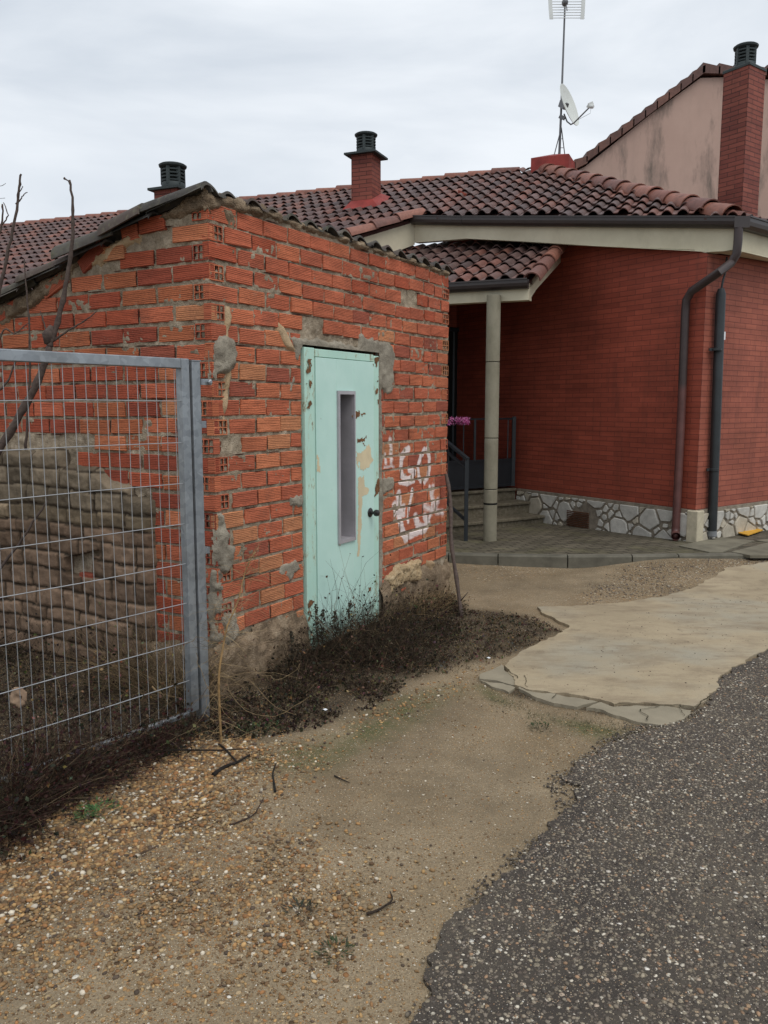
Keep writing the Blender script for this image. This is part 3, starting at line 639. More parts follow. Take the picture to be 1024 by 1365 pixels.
for k in range(-1, NC):
    z0 = .335 + k * PITCH
    even = k % 2 == 0
    # ---------- front wall
    s = 0.0; first = True
    if not even:
        col = random.choice(BC)
        if z0 > .3: holeface(fb, hb, S0, E1, N1, .0, .118, z0, z0 + BH, .001, col)
        s = .118 + JT + random.uniform(0, .02)
    while s < WL - .02:
        ln = BL + random.uniform(-.006, .006); e = s + ln
        endhole = False
        if WL - e < .13: e = WL if not (k % 2) else max(s + .1, WL - .13); endhole = bool(k % 2)
        zb = z0 + jig(s, k); zt = zb + BH + random.uniform(-.003, .003)
        col = random.choice(BC)
        if z0 > 2.3: col = random.choice(BC[:2] + BC[3:4] + BC[5:6] + BC2[1:2])
        sk = False
        # door opening cut
        if zb < DZ1 - .02 and e > DS0 and s < DS1:
            if s < DS0 - .03:
                e2 = DS0 - .012; brick(fb, S0, E1, N1, s, e2, zb, min(zt, 2.95), random.uniform(-.002, .003), col); s = DS1 + .012; 
                # resume on the far side with the remaining bond
                s = DS1 + .012 + (0.0 if even else .1)
                if not even: brick(fb, S0, E1, N1, DS1 + .012, s - JT, zb, zt, 0, random.choice(BC))
                continue
            s = DS1 + .012 + (0.0 if even else .1)
            if not even: brick(fb, S0, E1, N1, DS1 + .012, s - JT, zb, zt, 0, random.choice(BC))
            continue
        if z0 > 2.8: zt -= .015
        lo = .30 + .03 * math.sin(s * 3)
        if zb < lo - .08: sk = True
        if s < .62 and k < 0: sk = True
        if random.random() < .012 and z0 < 2.6: sk = True
        # eroded zigzag crack near the far end at the top
        if 2.62 < s + ln / 2 < 2.78 and 2.25 < z0 < 2.72 and random.random() < .75: e -= .05; 
        if not sk: brick(fb, S0, E1, N1, s, e, zb, zt, random.uniform(-.003, .004), col, random.uniform(-.008, .008))
        if endhole and not sk:
            holeface(fb, hb, S0, E1, N1, WL - .118, WL, zb, zt, .002, random.choice(BC)); break
        if not sk and random.random() < .42 and s > .1 and zt < 2.75 and not (DS0 - .28 < e < DS1 + .3): JV.append((e + .006, zb, 1))
        s = e + JT * random.uniform(.5, 1.5)
        if WL - s < .05: break
    # ---------- side wall (runs away to the left); shorter towards its far end, its foot is adobe
    s = 0.0; BLS = .268
    if even:
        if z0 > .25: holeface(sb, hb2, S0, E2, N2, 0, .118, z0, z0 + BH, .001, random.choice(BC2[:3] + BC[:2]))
        s = .118 + JT
    while s < 3.4:
        ln = BLS + random.uniform(-.006, .006); e = s + ln; mid = (s + e) / 2
        zb = z0 + jig(s + 3, k) - .004 * s; zt = zb + BH
        top = 2.84 - .285 * mid - .06
        if zt > top + .025: break
        adb = 1.42 if mid > 1.05 else (1.30 if mid > .86 else (1.20 if mid > .70 else (1.10 if mid > .56 else .22)))
        if zb < adb: 
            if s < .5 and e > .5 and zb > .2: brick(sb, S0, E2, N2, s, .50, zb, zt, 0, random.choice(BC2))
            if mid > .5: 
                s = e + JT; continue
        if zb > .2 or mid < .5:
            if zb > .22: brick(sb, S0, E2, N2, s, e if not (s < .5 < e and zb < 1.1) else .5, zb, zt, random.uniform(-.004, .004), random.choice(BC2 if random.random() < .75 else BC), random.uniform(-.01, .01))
        if random.random() < .4 and zb > 1.3 and e < 2.6: JV.append((e + .006, zb, 0))
        s = e + JT * random.uniform(.6, 1.4)
# tilted closing bricks under the side roof line
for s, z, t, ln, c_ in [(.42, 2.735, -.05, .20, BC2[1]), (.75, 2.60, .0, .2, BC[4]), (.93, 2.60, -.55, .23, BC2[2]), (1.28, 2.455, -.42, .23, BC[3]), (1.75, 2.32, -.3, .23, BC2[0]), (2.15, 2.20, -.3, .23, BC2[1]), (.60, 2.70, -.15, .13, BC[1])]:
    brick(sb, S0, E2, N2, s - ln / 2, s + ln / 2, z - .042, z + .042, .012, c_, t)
# single bricks showing in the footing
brick(fb, S0, E1, N1, 2.18, 2.30, .12, .2, .02, BC[3], .1); brick(fb, S0, E1, N1, 2.98, 3.06, .0, .2, .01, BC[5])
def joint_shade(mb, O, E, N, s1, zr, n, ok, seed):  # dark slivers just off the brick face, painted as shadow gaps in bed joints
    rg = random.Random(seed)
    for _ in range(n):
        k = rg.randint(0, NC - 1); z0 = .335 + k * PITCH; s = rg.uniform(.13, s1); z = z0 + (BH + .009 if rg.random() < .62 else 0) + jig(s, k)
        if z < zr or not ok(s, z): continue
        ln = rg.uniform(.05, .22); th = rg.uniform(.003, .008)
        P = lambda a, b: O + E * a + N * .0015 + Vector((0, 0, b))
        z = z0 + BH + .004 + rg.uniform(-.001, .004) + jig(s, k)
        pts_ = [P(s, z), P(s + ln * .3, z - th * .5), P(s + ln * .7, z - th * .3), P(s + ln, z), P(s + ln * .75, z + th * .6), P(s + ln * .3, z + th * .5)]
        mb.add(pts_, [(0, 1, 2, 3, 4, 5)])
for (c_s, c_z, fr_) in JV:  # upright joints: flat dark faces in place of shadow gaps
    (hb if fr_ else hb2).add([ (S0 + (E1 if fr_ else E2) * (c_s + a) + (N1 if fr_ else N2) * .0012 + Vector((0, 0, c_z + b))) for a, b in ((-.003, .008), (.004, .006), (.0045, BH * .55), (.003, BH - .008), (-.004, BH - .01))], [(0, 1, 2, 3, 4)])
joint_shade(hb, S0, E1, N1, WL - .25, .4, 130, lambda s, z: not (DS0 - .28 < s < DS1 + .08 and z < DZ1 + .05) and z < 2.72, 3)
joint_shade(hb2, S0, E2, N2, 2.4, .4, 90, lambda s, z: z < 2.7 - .285 * s and (s < .25 or z > 1.5), 4)
front = fb.build('front_wall', M['brick_paint'], shed, attr=True, uv=True); tag(front, 'hollow brick wall with white spray painted letters beside the door')
side = sb.build('side_wall', M['brick'], shed, attr=True, uv=True)
o = hb.build('cell_joint_shade', M['hole'], front); o = hb2.build('cell_joint_shade', M['hole'], side)

def hwall(name, O, E, N, s0, s1, z0, z1, st, hf, mat, parent, keepf=None, cols=None):
    s = np.arange(s0, s1 + st * .5, st); z = np.arange(z0, z1 + st * .5, st); S_, Z_ = np.meshgrid(s, z); H_ = hf(S_, Z_)
    X_ = O.x + E.x * S_ + N.x * H_; Y_ = O.y + E.y * S_ + N.y * H_
    kp = None
    if keepf is not None:
        k = keepf(S_, Z_); kp = k[:-1, :-1] & k[1:, :-1] & k[:-1, 1:] & k[1:, 1:]
    return gridmesh(name, X_, Y_, Z_, kp, mat, parent, uvs=(S_, Z_), cols=cols(S_, Z_) if cols else None)
indoor = lambda S_, Z_: (S_ > DS0 + .005) & (S_ < DS1 - .005) & (Z_ < DZ1 - .01)
hf1 = lambda S_, Z_: -.0088 + .014 * fbm(S_ * 26, Z_ * 30, 4, 4) + .006 * fbm(S_ * 5, Z_ * 5, 8, 3)
topz = lambda S_: 2.865 - .012 * S_ + .012 * fbm(S_ * 9, S_ * 0, 6, 3)
hwall('mortar', S0, E1, N1, 0, WL, .0, 2.96, .0125, hf1, M['mortar'], front, lambda S_, Z_: ~indoor(S_, Z_) & (Z_ < topz(S_)))
sidetop = lambda S_: 2.86 - .285 * S_ + .02 * fbm(S_ * 8, S_ * 0, 16, 3)
hwall('mortar', S0, E2, N2, 0, 3.4, .0, 2.94, .0125, lambda S_, Z_: hf1(S_ + 9, Z_ + 3), M['mortar'], side, lambda S_, Z_: Z_ < sidetop(S_))
# ---- patches of render and cement standing proud of the bricks
def patch(name, O, E, N, poly, mat, parent, th=.014, rag=.03, seed=1, st=.009, nz_=.010, soft=.03):
    xs = [p[0] for p in poly]; zs = [p[1] for p in poly]
    def sdf(S_, Z_): return sdpoly(S_, Z_, poly) + rag * fbm(S_ * 14, Z_ * 14, seed, 4)
    def hf(S_, Z_): d = sdf(S_, Z_); return -.02 + (th + .02) * sst(-.006, soft, d) + nz_ * fbm(S_ * 18, Z_ * 18, seed + 5, 4) * sst(-.0, .03, d)
    return hwall(name, O, E, N, min(xs) - .06, max(xs) + .06, min(zs) - .06, max(zs) + .06, st, hf, mat, parent, lambda S_, Z_: (sdf(S_, Z_) > -.008) & ~(indoor(S_, Z_) & (E is E1)))
def P1(l): return [on1(*p) for p in l]
def P2(l): return [on2(*p) for p in l]
# round the door
patch('cement_patch', S0, E1, N1, P1([(385, 447), (440, 452), (475, 460), (478, 445), (520, 455), (527, 470), (524, 520), (517, 530), (505, 520), (500, 478), (404, 466), (402, 465), (388, 530), (384, 520), (395, 480)]), M['cement'], front, .012, .03, 3)
patch('cement_patch', S0, E1, N1, [(DS1 - .005, .05), (DS1 + .07, .06), (DS1 + .075, 1.2), (DS1 + .06, 2.0), (DS1 + .04, 2.12), (DS1 - .005, 2.12)], M['cement'], front, .016, .016, 4)
patch('cement_patch', S0, E1, N1, P1([(508, 635), (524, 636), (525, 655), (510, 662)]), M['cement'], front, .010, .03, 5)
patch('cement_patch', S0, E1, N1, P1([(384, 660), (404, 655), (405, 680), (386, 678)]), M['cement'], front, .010, .03, 6)
patch('cement_patch', S0, E1, N1, P1([(364, 760), (395, 738), (404, 760), (380, 775)]), M['cement'], front, .006, .05, 61)
patch('render_patch', S0, E1, N1, P1([(371, 430), (379, 434), (396, 466), (393, 474), (378, 462), (369, 440)]), M['cream_render'], front, .012, .022, 7)
# corner
patch('render_patch', S0, E1, N1, P1([(299, 405), (309, 405), (311, 425), (306, 450), (311, 475), (312, 500), (306, 520), (301, 560), (299, 580), (296, 545), (299, 500), (298, 440)]), M['cream_render'], front, .012, .022, 8)
patch('corner_cement', S0, E1, N1, [(-.0, 2.08), (.06, 2.115), (.19, 2.10), (.25, 2.01), (.22, 1.90), (.13, 1.86), (.0, 1.84)], M['cement'], front, .035, .03, 9, soft=.06)
patch('corner_cement', S0, E1, N1, P1([(290, 685), (303, 690), (306, 712), (300, 725), (313, 728), (315, 745), (305, 765), (291, 768), (288, 720)]), M['cement'], front, .022, .04, 10)
patch('corner_cement', S0, E1, N1, P1([(293, 820), (312, 815), (318, 850), (300, 865)]), M['cement'], front, .022, .04, 11)
patch('corner_cement', S0, E2, N2, P2([(276, 470), (284, 470), (285, 505), (276, 505)]), M['cement'], side, .035, .03, 12, soft=.05)
patch('corner_cement', S0, E2, N2, [(0, .75), (.06, .75), (.09, .5), (.1, .3), (.08, .1), (0, .1)], M['cement'], side, .02, .05, 13)
# lime-rich rubble under the roof
patch('rubble_band', S0, E1, N1, [(-.01, 2.89), (-.01, 2.77), (.10, 2.77), (.14, 2.80), (.3, 2.81), (.8, 2.815), (1.6, 2.812), (2.4, 2.81), (3.1, 2.80), (3.11, 2.86), (1.5, 2.87)], M['rubble'], front, .02, .035, 14, nz_=.022)
patch('rubble_band', S0, E1, N1, [(.12, 2.82), (.25, 2.8), (.24, 2.62), (.2, 2.55), (.16, 2.7)], M['rubble'], front, .006, .04, 15, nz_=.014)
patch('rubble_band', S0, E2, N2, [(-.01, 2.90), (-.01, 2.76), (.25, 2.75), (.40, 2.73), (.38, 2.78)], M['rubble'], side, .02, .03, 16, nz_=.02)
patch('rubble_band', S0, E2, N2, [(1.05, 2.6), (1.3, 2.53), (1.6, 2.42), (2.2, 2.26), (3.3, 1.92), (3.3, 1.85), (2.0, 2.19), (1.5, 2.3), (1.1, 2.5)], M['rubble'], side, .02, .04, 17, nz_=.025)
patch('render_patch', S0, E2, N2, [(.52, 2.69), (.62, 2.70), (.9, 2.63), (.98, 2.53), (.85, 2.53), (.7, 2.62), (.55, 2.65)], M['cream_render'], side, .015, .03, 18)
# footing of rough stones and mortar
def hff(S_, Z_):
    b = .035 * (1 - sst(.2, .36, Z_ + .05 * fbm(S_ * 3, Z_ * 3, 3, 3)))
    return -.015 + b * 1.4 + .05 * fbm(S_ * 4, Z_ * 4.5, 22, 5) * sst(.40, .25, Z_) + .014 * fbm(S_ * 18, Z_ * 18, 24, 3)
for fa_, fb2 in ((-.05, DS0 + .004), (DS1 - .004, WL + .03)):
    o = hwall('footing', S0, E1, N1, fa_, fb2, -.08, .42, .012, hff, M['rubble'], shed, lambda S_, Z_: (Z_ < .335 + .05 * fbm(S_ * 5, S_ * 0, 26, 3) - .02 * (S_ < .3)))
    tag(o, 'stony footing with tan lichen and crumbling mortar')
patch('footing_stone', S0, E1, N1, P1([(512, 768), (530, 752), (560, 742), (556, 775), (530, 780), (514, 795)]), mortar('tan_stone', (.30, .20, .11), (.46, .34, .20), (.56, .46, .31), 26, .012), shed, .05, .03, 27, nz_=.03)
patch('footing_stone', S0, E1, N1, P1([(566, 742), (577, 745), (576, 760), (568, 765)]), M['cream_render'], shed, .04, .03, 28, nz_=.02)
# ---- adobe foot of the side wall
rr = random.Random(5); rows = []
zc = -.1
while zc < 1.6: hgt = rr.uniform(.085, .125); rows.append((zc, hgt, rr.uniform(0, .3))); zc += hgt + .008
BRK = []
for (zc, hgt, o0) in rows:
    s = .42 + (o0 % .12) * 0
    s -= o0 * .3
    while s < 3.6: ln = rr.uniform(.18, .36); BRK.append((s, s + ln, zc, zc + hgt, rr.uniform(-.012, .014), rr.random())); s += ln + .01
def adobe_h(S_, Z_):
    w1 = S_ + .012 * fbm(S_ * 6, Z_ * 9, 51, 3); w2 = Z_ + .014 * fbm(S_ * 2.5, Z_ * 2.5, 57, 3) + .014 * fbm(S_ * 4, Z_ * 6, 52, 3) + .008 * np.sin(S_ * 3)
    H_ = np.full(S_.shape, -.02); C = np.zeros(S_.shape + (3,)); C[:] = (.06, .045, .032)
    for (a, b, c_, d, of, rv) in BRK:
        dd = np.minimum(np.minimum(w1 - a, b - w1), np.minimum(w2 - c_, d - w2))
        k = sst(-.004, .013, dd); hh = .014 + of * .7 + .0 * k
        hit = dd > -.004; H_ = np.where(hit, -.02 + (hh + .02) * (.45 + .55 * k), H_)
        zc_ = (c_ + d) / 2
        base = (.20, .135, .092) if zc_ < .95 else (.23, .175, .115); 
        if zc_ > 1.1: base = (.19, .15, .105)
        cc = np.array(base) * (.6 + .75 * rv); C[hit & (k > .3)] = cc
    adobe_h.C = C
    return H_ + .020 * fbm(S_ * 5, Z_ * 5, 53, 5) + .008 * fbm(S_ * 26, Z_ * 26, 54, 3)
def hole(S_, Z_): return (S_ > .93) & (S_ < 1.24) & (Z_ > .60 + .15 * (S_ < 1.0)) & (Z_ < .79 - .25 * (S_ - .93))
adpoly = P2([(-160, 594), (0, 600), (92, 598), (93, 618), (135, 622), (150, 640), (178, 646), (180, 660), (209, 664), (208, 700), (211, 760), (208, 860)]) + [(.50, -.1), (3.5, -.1)]
def ahf(S_, Z_):
    h = adobe_h(S_, Z_); d = sdpoly(S_, Z_, adpoly); edge = sst(-.01, .04, d + .015 * fbm(S_ * 12, Z_ * 12, 56, 3))
    h = -.02 + (h + .055) * edge
    return np.where(hole(S_, Z_), -.12, h)
o = hwall('adobe_foot', S0, E2, N2, .42, 3.5, -.05, 1.48, .011, ahf, M['adobe'], shed, lambda S_, Z_: sdpoly(S_, Z_, adpoly) > -.02, cols=lambda S_, Z_: adobe_h.C)
tag(o, 'crumbling foot of the side wall in brown mud bricks')
hb3 = MB(); brick(hb3, S0, E2, N2, 1.0, 1.135, .545, .625, .045, (.33, .085, .05)); hb3.build('loose_brick', M['brick'], shed, attr=True, uv=True)
o = hwall('footing', S0, E2, N2, -.05, .56, -.08, .34, .012, lambda S_, Z_: hff(S_ + 7, Z_) + .02, M['rubble'], shed, lambda S_, Z_: (Z_ < .27 + .05 * fbm(S_ * 6, S_ * 0, 66, 3)))
# body: inner back faces so that the shed is solid from elsewhere
core = MB(); DEP = 2.1
def Q(s1_, s2_, z, inn=.05): return S0 + E1 * s1_ + E2 * s2_ + Vector((0, 0, z))
for a, b in [((.05, .05), (DS0 - .0, .16)), ((DS1, .05), (WL - .05, .16))]:
    core.add([Q(a[0], a[1], 0), Q(b[0], a[1], 0), Q(b[0], b[1], 0), Q(a[0], b[1], 0), Q(a[0], a[1], 2.83), Q(b[0], a[1], 2.83), Q(b[0], b[1], 2.81), Q(a[0], b[1], 2.81)], [(0, 3, 2, 1), (4, 5, 6, 7), (0, 1, 5, 4), (1, 2, 6, 5), (2, 3, 7, 6), (3, 0, 4, 7)])
core.add([Q(DS0, .05, DZ1), Q(DS1, .05, DZ1), Q(DS1, .16, DZ1), Q(DS0, .16, DZ1), Q(DS0, .05, 2.83), Q(DS1, .05, 2.83), Q(DS1, .16, 2.81), Q(DS0, .16, 2.81)], [(0, 3, 2, 1), (4, 5, 6, 7), (0, 1, 5, 4), (1, 2, 6, 5), (2, 3, 7, 6), (3, 0, 4, 7)])
for (a0, a1), (b0, b1) in [((.05, .16), (.16, 3.4)), ((WL - .13, .16), (WL, 3.4)), ((.16, 3.3), (WL - .13, 3.4))]:
    zt = lambda t: 2.84 - .285 * t
    core.add([Q(a0, a1, 0), Q(b0, a1, 0), Q(b0, b1, 0), Q(a0, b1, 0), Q(a0, a1, zt(a1)), Q(b0, a1, zt(a1)), Q(b0, b1, zt(b1)), Q(a0, b1, zt(b1))], [(0, 3, 2, 1), (4, 5, 6, 7), (0, 1, 5, 4), (1, 2, 6, 5), (2, 3, 7, 6), (3, 0, 4, 7)])
core.build('inner_wall', M['mortar'], shed)

# ---- door
d0 = S0 + E1 * DS0 + N1 * .012
door = empty('door', (0, 0, 0), None, None); door.parent = shed; door.location = (d0.x - S0.x, d0.y - S0.y, 0)
def dbox(mb, s0, s1, z0, z1, o0, o1):
    T = lambda s, z, o: S0 + E1 * s + N1 * o + Vector((0, 0, z))
    mb.add([T(s0, z0, o0), T(s1, z0, o0), T(s1, z0, o1), T(s0, z0, o1), T(s0, z1, o0), T(s1, z1, o0), T(s1, z1, o1), T(s0, z1, o1)],
           [(0, 3, 2, 1), (4, 5, 6, 7), (0, 1, 5, 4), (1, 2, 6, 5), (2, 3, 7, 6), (3, 0, 4, 7)])
FL, FR, FT = .882, 1.850, 2.078
ws0, ws1, wz0, wz1 = 1.262, 1.49, .715, 1.80
leaf = MB(); lo_ = -.03; fo_ = .020
LS0, LS1, LT = FL + .125, FR - .075, FT - .06
for a in [(LS0, ws0, .03, LT), (ws1, LS1, .03, LT), (ws0, ws1, .03, wz0), (ws0, ws1, wz1, LT)]: dbox(leaf, a[0], a[1], a[2], a[3], lo_, fo_)
door_leaf = leaf.build('door_leaf', M['mint'], door)
bv = door_leaf.modifiers.new('b', 'BEVEL'); bv.width = .002
fr = MB(); dbox(fr, FL, LS0 - .009, .02, FT, -.05, fo_ - .004); dbox(fr, LS1, FR, .02, FT - .012, -.05, fo_ - .001); dbox(fr, LS0 - .005, LS1, LT + .004, FT - .004, -.05, fo_ - .004)
o = fr.build('door_frame', M['mint_rust'], door); bv = o.modifiers.new('b', 'BEVEL'); bv.width = .004; bv.segments = 2
wf = MB(); t_ = .024
for a in [(ws0, ws0 + t_, wz0, wz1), (ws1 - t_ * .6, ws1, wz0, wz1), (ws0 + t_, ws1 - t_ * .6, wz1 - t_, wz1), (ws0 + t_, ws1 - t_ * .6, wz0, wz0 + t_)]: dbox(wf, a[0], a[1], a[2], a[3], fo_ - .02, fo_ + .014)
wframe = wf.build('window_frame', M['alum'], door)
jm = MB()
dbox(jm, ws1 - .016, ws1 - .012, wz0, wz1, -.13, fo_ - .0); dbox(jm, ws0 + .012, ws0 + .016, wz0, wz1, -.13, fo_); dbox(jm, ws0 + .016, ws1 - .016, wz0 + .016, wz0 + .022, -.13, fo_); dbox(jm, ws0 + .016, ws1 - .016, wz1 - .022, wz1 - .016, -.13, fo_)
jm.build('window_jamb', M['alum'], door)
bk_ = MB(); dbox(bk_, ws0 + .016, ws1 - .016, wz0 + .02, wz1 - .02, -.16, -.135); bk_.build('window_back', simple('grimy_grey_board', (.035, .036, .036), .8, .2, 0, .6, 9), door)
dk = MB(); dbox(dk, ws0 + .10, ws1 - .07, 1.35, wz1 - .02, -.133, -.128); dk.build('torn_lining', M['dark'], door)
ppts = [(1.385, 1.78), (1.40, 1.7), (1.385, 1.62), (1.398, 1.5), (1.39, 1.35)]
tb = MB(); tb.tube([S0 + E1 * s + N1 * (-.10) + Vector((0, 0, z)) for s, z in ppts], [.006, .009, .006, .008, .003], 5); tb.build('peeling_strip', simple('rusty_strip', (.20, .10, .05), .9, .2, 0, .4, 30), door)
kn = MB(); kc = S0 + E1 * 1.712 + Vector((0, 0, .893))
kn.lathe(kc + N1 * fo_, [(.034, 0), (.036, .004), (.030, .010), (.012, .012), (.011, .035), (.016, .038), (.024, .046), (.026, .060), (.022, .074), (.010, .079), (.001, .080)], 18, ax=N1)
kn.build('door_knob', M['knob'], door, smooth=True, angle=R(40))
pc = [on1(*p) for p in [(472, 600), (490, 597), (493, 618), (483, 632), (472, 620)]]
def flat_patch(name, poly, mat, off, rag=.02, seed=1):
    xs = [p[0] for p in poly]; zs = [p[1] for p in poly]
    return hwall(name, S0, E1, N1, min(xs) - .03, max(xs) + .03, min(zs) - .03, max(zs) + .03, .006, lambda S_, Z_: off + 0 * S_, mat, door, lambda S_, Z_: sdpoly(S_, Z_, poly) + rag * fbm(S_ * 25, Z_ * 25, seed, 5) > 0)
m = M['peach']
flat_patch('primer_patch', [on1(*p) for p in [(470, 600), (490, 596), (494, 612), (484, 628), (474, 622)]], m, fo_ + .0012, .05, 3)
flat_patch('primer_patch', [on1(*p) for p in [(474, 636), (482, 634), (484, 648), (490, 652), (488, 660), (480, 662), (479, 700), (476, 742), (473, 742), (474, 680)]], m, fo_ + .0012, .012, 4)
flat_patch('primer_patch', [on1(*p) for p in [(419, 606), (424, 608), (423, 628), (419, 628)]], m, fo_ + .0012, .03, 5)
M['rustspot'] = simple('rust_spots', (.17, .085, .04), .9, .2, 0, .5, 40)
for i, (pp, rg) in enumerate([([(406, 479), (412, 478), (411, 496), (407, 498)], .05), ([(408, 505), (411, 505), (411, 545), (408, 545)], .07), ([(496, 478), (502, 478), (502, 492), (497, 494)], .05), ([(499, 505), (502, 505), (502, 540), (499, 540)], .06), ([(473, 583), (484, 583), (484, 590), (474, 590)], .05), ([(488, 782), (492, 782), (492, 789), (488, 789)], .01), ([(409, 798), (413, 798), (413, 825), (409, 825)], .07), ([(498, 640), (502, 640), (502, 660), (498, 660)], .07), ([(466, 550), (485, 548), (485, 554), (466, 556)], .035)]):
    flat_patch('rust_spot', [on1(*p) for p in pp], M['rustspot'], fo_ + .0018, rg, 70 + i)

# ---- shed roof: weathered curved tiles, eaves running away down to the left
def tiles(mb, O, u, v, n_, cells, w_, l_, r_, colf, thick=.014, seg=7, pan=.25, jit=.004, rise=.022, lip2=False):
    """cells: (i, j) columns/rows; u across, v uphill, n_ roof normal"""
    prof = []
    for k in range(seg + 1):
        t = k / seg; prof.append((t * w_ * (1 - pan), r_ * math.sin(math.pi * t) ** .8 if 0 < t < 1 else 0))
    prof.append((w_ * (1 - pan * .5), -r_ * .10)); prof.append((w_ * 1.01, 0))
    m_ = len(prof)
    for (i, j) in cells:
        c_ = colf(i, j); j1 = random.uniform(-jit, jit); j2 = random.uniform(-jit, jit); jz = random.uniform(0, jit)
        base = O + u * (i * w_ + j1) + v * (j * l_ + j2); top = v * (l_ * 1.06)
        lo = [base + u * a + n_ * (b + rise + jz) for a, b in prof]; hi = [base + top + u * (a * .985) + n_ * (b * .94 + jz) for a, b in prof]
        lb = [p - n_ * thick for p in lo]; hb_ = [p - n_ * thick for p in hi]
        fs = [(k, k + 1, m_ + k + 1, m_ + k) for k in range(m_ - 1)] + [(2 * m_ + k, 2 * m_ + k + 1, k + 1, k) for k in range(m_ - 1)]
        vs = lo + hi + lb
        if lip2: vs = vs + hb_; fs += [(m_ + k, m_ + k + 1, 3 * m_ + k + 1, 3 * m_ + k) for k in range(m_ - 1)]
        mb.add(vs, fs, c_)
vdir = (-E2 + Vector((0, 0, .285))).normalized()   # uphill
ndir = E1.cross(-vdir).normalized()
if ndir.z < 0: ndir = -ndir
rm = MB(); TW, TL = .205, .40
ncol = 16
OC = [(.085, .078, .068), (.065, .060, .055), (.11, .095, .08), (.075, .068, .055), (.09, .07, .06)]
RO = S0 + Vector((0, 0, 2.855)) + E1 * (-.10) - vdir * (TL * 9)
tiles(rm, RO, E1, vdir, ndir, [(i, j) for i in range(ncol) for j in range(0, 9)], TW, TL, .048, lambda i, j: random.choice(OC), .016, 7, .30, .012, .03, True)
shed_roof = rm.build('roof', M['oldtile'], shed, smooth=True, attr=True, angle=R(50))
# big loose verge tiles lying along the side edge
vt = MB()
def barrel(mb, a, b, r0, r1, up, col, seg=8, thick=.014):
    a = Vector(a); b = Vector(b); d = (b - a).normalized(); x = d.cross(Vector(up)).normalized(); y = x.cross(d).normalized()
    vs = []
    for p, r_ in ((a, r0), (b, r1), (a, r0 - thick), (b, r1 - thick)):
        for k in range(seg + 1):
            t = math.pi * k / seg; vs.append(p + x * (r_ * math.cos(t)) + y * (r_ * math.sin(t)))
    n_ = seg + 1
    fs = [(k, k + 1, n_ + k + 1, n_ + k) for k in range(seg)] + [(2 * n_ + k, k, n_ + k, 3 * n_ + k) for k in (0, seg)] + [(k, 2 * n_ + k, 2 * n_ + k + 1, k + 1) for k in range(seg)] + [(n_ + k, n_ + k + 1, 3 * n_ + k + 1, 3 * n_ + k) for k in range(seg)]
    fs += [(2 * n_ + k, 3 * n_ + k, 3 * n_ + k + 1, 2 * n_ + k + 1) for k in range(seg)]
    mb.add(vs, fs, col)
vl = [(-.03, 2.875), (.36, 2.785), (.40, 2.78), (.66, 2.695), (1.05, 2.59), (1.45, 2.475), (1.85, 2.36), (2.3, 2.24), (2.7, 2.12), (3.1, 2.0), (3.45, 1.9)]
for i in range(len(vl) - 1):
    (sa_, za_), (sb_, zb_) = vl[i], vl[i + 1]
    if i == 1: continue
    big = i in (2, 3); wob = .02 * math.sin(i * 2.3); r_ = .10 if big else .062
    a = S0 + E2 * (sb_ + .07) + N2 * (.045 + wob) + Vector((0, 0, zb_ - .015 + (.0 if big else .01))); b = S0 + E2 * sa_ + N2 * (.03 - wob) + Vector((0, 0, za_ - .01))
    barrel(vt, a, b, r_, r_ * .78, (0, 0, 1), random.choice(OC))
vt.build('verge_tiles', M['oldtile'], shed_roof, smooth=True, attr=True, angle=R(50))

# ================================================================ HOUSE
house = empty('house', (W0.x, W0.y, 0), 'low red brick house with tiled hip roof, porch and white stone plinth behind the shed', 'house')
A = atY(985, 292, 9.4); TG = .45; GX, GY = .385 * TG, .923 * TG
def zR(x, y): return A.z + GX * (x - A.x) + GY * (y - A.y)
NRf = Vector((-GX, -GY, 1)).normalized()
def onR(px, py): return onpl(px, py, NRf, A)
C_ = onR(720, 227); K = onR(622, 291); B = onR(553, 290); V1 = onR(480, 312)
UL = Vector((-.923, .385, 0)); UV_ = Vector((.385, .923, TG)).normalized()
D = atZ(1024, 303, A.z); ED = Vector((D.x - A.x, D.y - A.y, 0)).normalized()
N3 = (ED.cross(C_ - A)).normalized()
if N3.z < 0: N3 = -N3
V3 = N3.cross(ED).normalized()
if V3.z < 0: V3 = -V3
VD = (V1 - B).normalized(); V2 = B + VD * ((B.z - 2.75) / -VD.z)
ridgeL = C_ + UL * 15
eaveL = V2 + UL * 14; eaveL.z = zR(eaveL.x, eaveL.y)
polyR = [A, K, B, V1, V2, eaveL, ridgeL, C_]
TCOL = [(.115, .066, .056), (.135, .070, .058), (.095, .058, .051), (.19, .082, .060), (.085, .053, .049), (.125, .074, .066), (.105, .062, .056), (.165, .070, .053)]
def tcol(i, j): c = random.choice(TCOL); f = random.uniform(.8, 1.15); return tuple(x * f for x in c)
def inpoly(p, poly): return float(sdpoly(p.x, p.y, poly)) > 0
def field(name, O, u, v, n_, poly, w_, l_, ir, jr_, parent, rr_=.050):
    mb = MB(); cells = []
    for i in range(*ir):
        for j in range(*jr_):
            c_ = O + u * ((i + .5) * w_) + v * ((j + .35) * l_)
            if inpoly(c_, poly): cells.append((i, j))
    tiles(mb, O, u, v, n_, cells, w_, l_, rr_, tcol, .012, 6, .3, .006, .036)
    return mb.build(name, M['tile'], parent, smooth=True, attr=True, angle=R(50))
def slabroof(name, pts, th, mat, parent):
    mb = MB(); mb.prism([Vector(p) - Vector((0, 0, .012)) for p in pts], (0, 0, -th)); return mb.build(name, mat, parent)
M['under'] = simple('roof_underlay', (.07, .035, .03), .95, .1)
roof = slabroof('roof', [A, K, B, V2, eaveL, ridgeL, C_], .05, M['under'], house)
